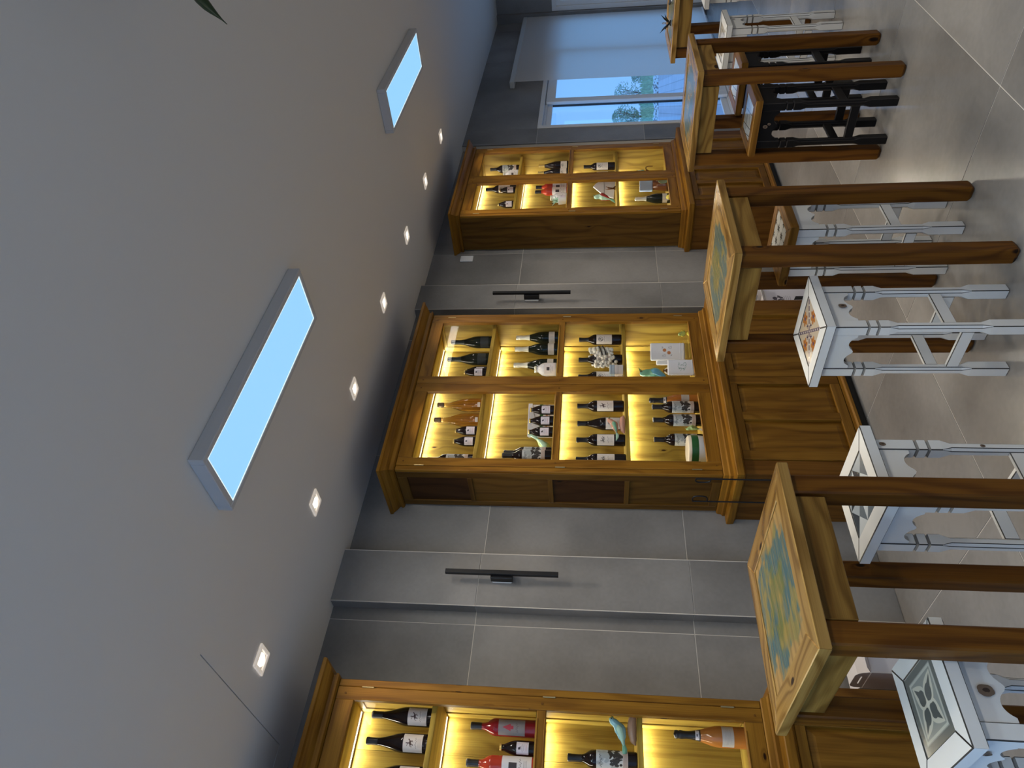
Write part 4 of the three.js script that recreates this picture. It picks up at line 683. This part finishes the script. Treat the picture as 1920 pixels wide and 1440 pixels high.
{ // farthest cabinet ornaments
  const n = thing('draped_napkin', 'white napkin hanging in a point over a small rack, farthest cabinet', 'napkin', [5.965, S3 + 0.0085, -3.36], -0.7);
  const sh = new THREE.Shape(); sh.moveTo(-0.09, 0.015); sh.lineTo(0.06, 0.0); sh.lineTo(0.075, 0.12); sh.lineTo(0.045, 0.175); sh.lineTo(0.02, 0.195); sh.lineTo(-0.06, 0.105); sh.closePath();
  obj('cloth', new THREE.ExtrudeGeometry(sh, { depth: 0.016, bevelEnabled: true, bevelSize: 0.004, bevelThickness: 0.004, bevelSegments: 3 }), linen, n);
  obj('cord', tube([[-0.07, 0.1, 0.022], [0, 0.098, 0.022], [0.07, 0.1, 0.022]], 0.0015, 8), cer.black, n);
  obj('fringe', [...Array(12).keys()].map((k) => tube([[-0.085 + k * 0.0125, 0.016 - k * 0.0012, 0.008], [-0.086 + k * 0.0125, 0.004 - k * 0.0006, 0.012]], 0.0016, 4, 5)), linen, n);
  const tw = thing('twig_bundle', 'small bundle of brown twigs between the napkin and the red-breasted bird', 'twigs', [5.865, S3 + 0.002, -3.30]);
  for (let k = 0; k < 6; k++) obj('twig', tube([[rr(-0.03, 0.03), 0.003, rr(-0.02, 0.02)], [rr(-0.015, 0.015), 0.05, 0], [rr(-0.04, 0.04), rr(0.07, 0.11), rr(-0.015, 0.015)]], 0.0035, 12, 6), cer.brown, tw);
  const c = thing('printed_card', 'pale blue printed card box leaning on a brown stump, farthest cabinet', 'box', [6.03, 1.028, -3.37], -0.6); obj('carton', bx(-0.06, 0.06, 0, 0.115, -0.015, 0.015, { c: 0.002 }), std({ map: canvasTex(128, 128, (q, s) => { q.fillStyle = '#a9bfdc'; q.fillRect(0, 0, s, s); blot(q, 40, 60, 40, 5, '#5a6f8c', 8); blot(q, 90, 90, 30, 6, '#39414f', 6); }), roughness: 0.7 }), c); obj('flap', bx(-0.06, 0.06, 0.1155, 0.118, -0.015, 0.012, { c: 0.0008 }), cer.white, c);
  const st = thing('wood_stump', 'dark brown glazed wooden stump carrying the pale blue card', 'stump', [6.03, F0 + 0.0008, -3.37]); obj('trunk', lathe([[0, 0.001], [0.062, 0], [0.058, 0.03], [0.05, 0.09], [0.045, 0.14], [0, 0.1415]], 20), cer.brown, st); obj('branch_stub', bodyAlong([[0.04, 0.05, 0.0, 0.014], [0.06, 0.065, 0.02, 0.011], [0.072, 0.078, 0.028, 0.003]]), cer.brown, st);
  const bw = thing('mint_bowl', 'mint green glazed bowl tipped on its side by the middle stile, farthest cabinet', 'bowl', [5.955, F0 + 0.058, -3.262], -0.5); obj('bowl', lathe([[0.012, -0.02], [0.035, -0.016], [0.056, 0.0], [0.055, 0.002], [0.033, -0.012], [0, -0.016]], 28).rotateX(Math.PI / 2), cer.mint, bw); obj('foot', lathe([[0, -0.0265], [0.018, -0.0265], [0.02, -0.0195], [0, -0.0195]], 20).rotateX(Math.PI / 2), cer.mint, bw);
  const yb = thing('yellow_fruit', 'small yellow lemon ornament beside the silver-topped bottle', 'ornament', [5.685, F0 + 0.001, -3.30]); obj('fruit', bodyAlong([[-0.034, 0.022, 0, 0.002], [-0.026, 0.022, 0, 0.012], [0, 0.023, 0, 0.023], [0.026, 0.022, 0, 0.012], [0.034, 0.022, 0, 0.002]]), cer.yellow, yb); obj('leaf', bodyAlong([[-0.03, 0.026, 0, 0.002], [-0.048, 0.034, 0.004, 0.009], [-0.066, 0.034, 0.006, 0.001]], 8, 10, 0.3), cer.white, yb);
  const jar = thing('herb_pot', 'little white pot with green sprigs beside the round flask, farthest cabinet', 'pot', [5.715, S2 + 0.0008, -3.315]); obj('pot', lathe([[0, 0.001], [0.034, 0], [0.038, 0.004], [0.042, 0.072], [0.039, 0.074], [0.036, 0.066], [0, 0.066]], 24), cer.white, jar); obj('badge', wrap(0.0415, 0.014, 0.058, 1.1), LBL.beer, jar); for (let k = 0; k < 16; k++) obj('sprig', bodyAlong([[0, 0.062, 0, 0.002], [rr(-0.02, 0.02), rr(0.075, 0.095), rr(-0.02, 0.02), 0.009], [rr(-0.04, 0.04), rr(0.10, 0.135), rr(-0.035, 0.035), 0.002]], 6, 8, 0.5), cer.mint, jar);
}
// ornament on the farthest table
{
  const t = thing('wire_ornament', 'small dark star-shaped wire ornament on the farthest table', 'ornament', [5.37, 1.0305, -1.75]);
  obj('base', lathe([[0, 0], [0.02, 0], [0.018, 0.006], [0, 0.008]], 16), M.iron, t); for (let k = 0; k < 7; k++) { const a = k * 0.9; obj('spike', bodyAlong([[0, 0.006, 0, 0.006], [0.03 * Math.cos(a), 0.018 + 0.012 * (k % 3), 0.03 * Math.sin(a), 0.006], [0.062 * Math.cos(a), 0.012 + 0.03 * (k % 3), 0.062 * Math.sin(a), 0.001]], 6, 10), M.iron, t); }
  obj('loop', new THREE.TorusGeometry(0.013, 0.0018, 8, 24).translate(0, 0.045, 0), M.brass, t);
  const u = thing('dark_trinket', 'low dark trinket lying along the farthest table edge by the frame', 'ornament', [5.42, 1.0305, -1.63], 0.4); obj('bar', bodyAlong([[-0.07, 0.008, 0, 0.002], [-0.04, 0.009, 0.006, 0.008], [0, 0.009, 0, 0.006], [0.04, 0.009, -0.006, 0.009], [0.075, 0.009, 0, 0.002]]), M.iron, u); obj('bead', ball(0.006, -0.08, 0.0065, 0), cer.white, u);
}
// cartons on the floor
function carton(label, [x, y, z], turn, w, h, d, front) {
  const t = thing('gift_carton', label, 'carton', [x, y, z], turn, 'white wine cartons with handles');
  obj('carton', bx(-w / 2, w / 2, 0.0006, h, -d / 2, d / 2, { c: 0.0015 }), M.carton, t);
  obj('print', mv(new THREE.PlaneGeometry(w * 0.94, h * 0.94), 0, h / 2, d / 2 + 0.0006), std({ map: canvasTex(256, 384, front), roughness: 0.7 }), t);
  for (const s of [-1, 1]) {          // handle tabs with a slot, folded up from the sides
    const sh = new THREE.Shape(), a = d / 2 - 0.004, k = 0.062; sh.moveTo(-a, 0); sh.lineTo(a, 0); sh.lineTo(a * 0.92, k * 0.55); sh.quadraticCurveTo(a * 0.8, k, a * 0.5, k); sh.lineTo(-a * 0.5, k); sh.quadraticCurveTo(-a * 0.8, k, -a * 0.92, k * 0.55); sh.closePath();
    const ho = new THREE.Path(); ho.moveTo(-a * 0.45, 0.026); ho.lineTo(-a * 0.45, 0.033); ho.lineTo(a * 0.45, 0.033); ho.lineTo(a * 0.45, 0.026); ho.closePath(); sh.holes.push(ho);
    obj('handle_tab', new THREE.ExtrudeGeometry(sh, { depth: 0.0025, bevelEnabled: false }).rotateY(Math.PI / 2).rotateZ(s * -0.06).translate(s * (w / 2 - 0.003), h, 0), M.carton, t);
    obj('top_flap', bx(-w / 2 + 0.004, w / 2 - 0.004, 0, 0.0025, 0, d * 0.36, { c: 0.0005 }).rotateX(s > 0 ? -0.5 : -2.6).translate(0, h + 0.001, s * d / 2 * 0.96), M.carton, t);
  }
  return t;
}
const frontA = (c, w, h) => { c.fillStyle = '#dcd9de'; c.fillRect(0, 0, w, h); blot(c, 128, 110, 60, 12, '#4d4a55', 14); c.strokeStyle = '#4d4a55'; c.lineWidth = 6; c.beginPath(); c.ellipse(128, 100, 44, 30, 0, 0, 7); c.stroke(); script(c, 128, 190, 120, '#55525c'); scribble(c, 128, 220, 110, 36, 3, '#77747e'); c.fillStyle = '#1c1a20'; c.fillRect(60, 300, 136, 20); };
const frontB = (c, w, h) => { c.fillStyle = '#dcd9e4'; c.fillRect(0, 0, w, h); blot(c, 128, 96, 60, 14, '#5a5562', 12); c.strokeStyle = '#5a5562'; c.lineWidth = 6; c.beginPath(); c.ellipse(128, 110, 40, 30, 0, 0, 7); c.stroke(); scribble(c, 128, 150, 110, 50, 4, '#6c6874'); c.fillStyle = '#14121a'; for (const x of [70, 150]) { c.beginPath(); c.moveTo(x - 22, 226); c.lineTo(x + 22, 250); c.lineTo(x + 22, h); c.lineTo(x - 22, h); c.fill(); } };
carton('white wine carton with folded handle flaps on the floor between nearest cabinet and pillar', [1.585, 0, -3.388], 0, 0.215, 0.302, 0.175, frontA);
carton('white carton with two black stripes standing between the middle cabinet and narrow pillar', [4.16, 0, -3.365], 0.0, 0.26, 0.335, 0.20, frontB);

// hanging plant: one leaf reaches into the picture
{
  const dir = new THREE.Vector3(0.882, 0.403, -0.245), A = new THREE.Vector3(0, 1.55, 0);
  const t = thing('hanging_plant', 'dark pointed plant leaf drooping into the frame edge just below the ceiling', 'plant', [2.25, 2.52, -0.33], 0);
  const leafMat = std({ color: lin(0.012, 0.03, 0.008), roughness: 0.4 });
  obj('pot', lathe([[0, 0], [0.07, 0], [0.085, 0.02], [0.10, 0.13], [0.094, 0.132], [0.088, 0.11], [0, 0.11]], 24), cer.brown, t);
  obj('hanger', [0, 1, 2].map((k) => tube([[0.095 * Math.cos(k * 2.09), 0.125, 0.095 * Math.sin(k * 2.09)], [0, 0.478, 0]], 0.003, 8)), M.iron, t);
  const leaf = (a, L, droop) => { const c = Math.cos(a), s = Math.sin(a); return bodyAlong([[0, 0.115, 0, 0.004], [0.25 * L * c, 0.19, 0.25 * L * s, 0.016], [0.55 * L * c, 0.17 - 0.3 * droop, 0.55 * L * s, 0.024], [0.8 * L * c, 0.12 - 0.7 * droop, 0.8 * L * s, 0.016], [L * c, 0.05 - droop, L * s, 0.001]], 8, 22, 1); };
  for (let k = 0; k < 9; k++) { const a = 0.5 + k * 0.42; obj('leaf', leaf(a, 0.26 + 0.06 * (k % 3), 0.03 + 0.03 * (k % 2)), leafMat, t); }
}
// ───────────────────────── outside the window ─────────────────────────
{
  const strip = (name, a, b, y, m, h = 0.3) => {      // ground band crossing the view, a and b are its two edges measured along x - z
    const g = new THREE.BoxGeometry((b - a) / Math.SQRT2, h, 70).rotateY(Math.PI / 4).translate(0, y - h / 2, 0), c = (a + b) / 2; g.translate(c / 2, 0, -c / 2); return struct(name, g, m);
  };
  const deckTex = dataTex(512, 512, (u, v) => { const k = Math.floor(v * 24), e = v * 24 - k, q = 0.74 + 0.18 * hash(k, 2, 3) + 0.06 * vnoise(u * 40, v * 24, 40, 24, 8) - (e < 0.08 ? 0.16 : 0); return [q * 0.97, q * 0.97, q]; }, 6, 3.6);
  const terrace = new THREE.Shape(); terrace.moveTo(7.0, 3.82); terrace.lineTo(22, 3.82); terrace.lineTo(16.5, 9.1); terrace.lineTo(7, 18.5); terrace.closePath();
  const tg = new THREE.ExtrudeGeometry(terrace, { depth: 0.12, bevelEnabled: false }).rotateX(-Math.PI / 2).translate(0, -0.14, 0), uv = tg.attributes.uv; for (let i = 0; i < uv.count; i++) { const x = uv.getX(i), y = uv.getY(i); uv.setXY(i, x * 0.917 + y * 0.4, -x * 0.4 + y * 0.917); }
  struct('terrace', tg, std({ color: lin(0.95, 0.90, 0.92), map: deckTex, roughness: 0.7 }));
  struct('terrace_side', bx(RX1 + 0.26, 24, -0.16, -0.02, -3.8, 9, { c: 0 }), std({ color: lin(0.6, 0.6, 0.62), roughness: 0.8 }));
  struct('bounce_courtyard', bx(-14, RX0 - 0.25, -0.16, -0.02, -9, 9, { c: 0 }), std({ color: lin(0.8, 0.8, 0.8), roughness: 0.9 }));  // unseen ground, made near white to bounce daylight into the room
  const gb = strip('gravel_bed', 25.7, 27.9, -0.05, std({ color: lin(0.55, 0.56, 0.56), roughness: 1 }));
  const pts = []; for (let k = 0; k < 2600; k++) { const d = rr(25.8, 27.8), s = rr(-4.2, 6.0), x = (d + s) / 2 + 5, z = x - d; if (x < 12.5 || x > 24) continue; pts.push([x, z, rr(0.02, 0.07)]); }
  const im = new THREE.InstancedMesh(new THREE.IcosahedronGeometry(1, 0), std({ color: lin(1, 1, 1), roughness: 1 }), pts.length), mx = new THREE.Matrix4(), q = new THREE.Quaternion(), e = new THREE.Euler();
  pts.forEach(([x, z, r], i) => { e.set(rr(0, 6), rr(0, 6), 0); mx.compose(new THREE.Vector3(x, -0.045, z), q.setFromEuler(e), new THREE.Vector3(r, r * 0.6, r)); im.setMatrixAt(i, mx); const v = hash(i, 4, 4) < 0.35 ? 0.14 : 0.9; im.setColorAt(i, new THREE.Color().setRGB(v, v * 1.02, v * 1.03)); });
  im.name = 'pebbles'; im.userData = { kind: 'stuff', label: 'pale and dark pebbles in the strip beyond the terrace', category: 'pebbles' }; scene.add(im);
  strip('lawn', 27.9, 35.0, -0.06, std({ color: lin(0.46, 0.68, 0.42), roughness: 1 }));
  // grass blades along the lawn
  const gp = []; for (let k = 0; k < 9000; k++) { const d = rr(27.95, 34.9), x = rr(13, 27), z = x - d; if (z > -5 || z < -16) continue; gp.push([x, z]); }
  const blade = new THREE.ConeGeometry(0.03, 0.16, 3, 1).translate(0, 0.08, 0), gr = new THREE.InstancedMesh(blade, std({ color: lin(1, 1, 1), roughness: 1 }), gp.length);
  gp.forEach(([x, z], i) => { e.set(rr(-0.4, 0.4), rr(0, 6), rr(-0.4, 0.4)); mx.compose(new THREE.Vector3(x, -0.06, z), q.setFromEuler(e), new THREE.Vector3(1, rr(0.5, 1.3), 1)); gr.setMatrixAt(i, mx); const v = rr(0.7, 1.2); gr.setColorAt(i, new THREE.Color().setRGB(0.46 * v, 0.66 * v, 0.40 * v)); });
  gr.name = 'grass'; gr.userData = { kind: 'stuff', label: 'bright green grass on the lawn outside the window', category: 'grass' }; scene.add(gr);
  function shrub(label, x, z, h, w, n, dense) {
    const t = thing('shrub', label, 'shrub', [x, -0.08, z]);
    const tr = []; for (let k = 0; k < 6; k++) { const a = rr(0, 6.28), o = rr(0.1, 0.75) * w; tr.push(tube([[0, 0, 0], [o * 0.4 * Math.cos(a), h * 0.4, o * 0.4 * Math.sin(a)], [o * Math.cos(a), h * rr(0.7, 0.95), o * Math.sin(a)]], 0.012, 8, 5)); }
    obj('stem', tr, cer.brown, t);
    const lf = []; for (let k = 0; k < n; k++) { const a = rr(0, 6.283), f = rr(-1, 1), y = 0.58 + 0.42 * f, r = w * Math.sqrt(rnd()) * Math.sqrt(Math.max(0.02, 1 - f * f)) * (0.75 + 0.5 * vnoise(a * 1.6, f * 2 + 4, 10, 10, n)), g = new THREE.OctahedronGeometry(rr(0.022, 0.042), 0).scale(1, 0.35, 0.6).rotateX(rr(-1, 1)).rotateY(rr(0, 6)).translate(r * Math.cos(a), y * h, r * Math.sin(a)); lf.push(g); }
    const f = obj('foliage', lf, std({ color: lin(0.36, 0.55, 0.42), roughness: 0.8 }), t); f.userData.kind = 'stuff'; return t;
  }
  shrub('dense round green shrub outside, beside the window jamb nearest the cabinet', 23.55, -10.6, 1.08, 0.42, 1500, true);
  shrub('loose airy shrub outside next to the dense one, against the sky', 24.3, -10.1, 1.0, 0.40, 520, false);
  shrub('small low shrub seen through the pane beside the blind', 24.9, -9.75, 0.42, 0.3, 420, false);
  const po = thing('garden_post', 'thin grey post outside seen through the pane beside the blind', 'post', [24.6, -0.1, -9.5]); obj('post', mv(new THREE.CylinderGeometry(0.012, 0.014, 0.72, 8), 0, 0.36, 0), cer.blue, po); obj('cap', ball(0.018, 0, 0.725, 0), cer.blue, po);
}
renderer.render(scene, camera);
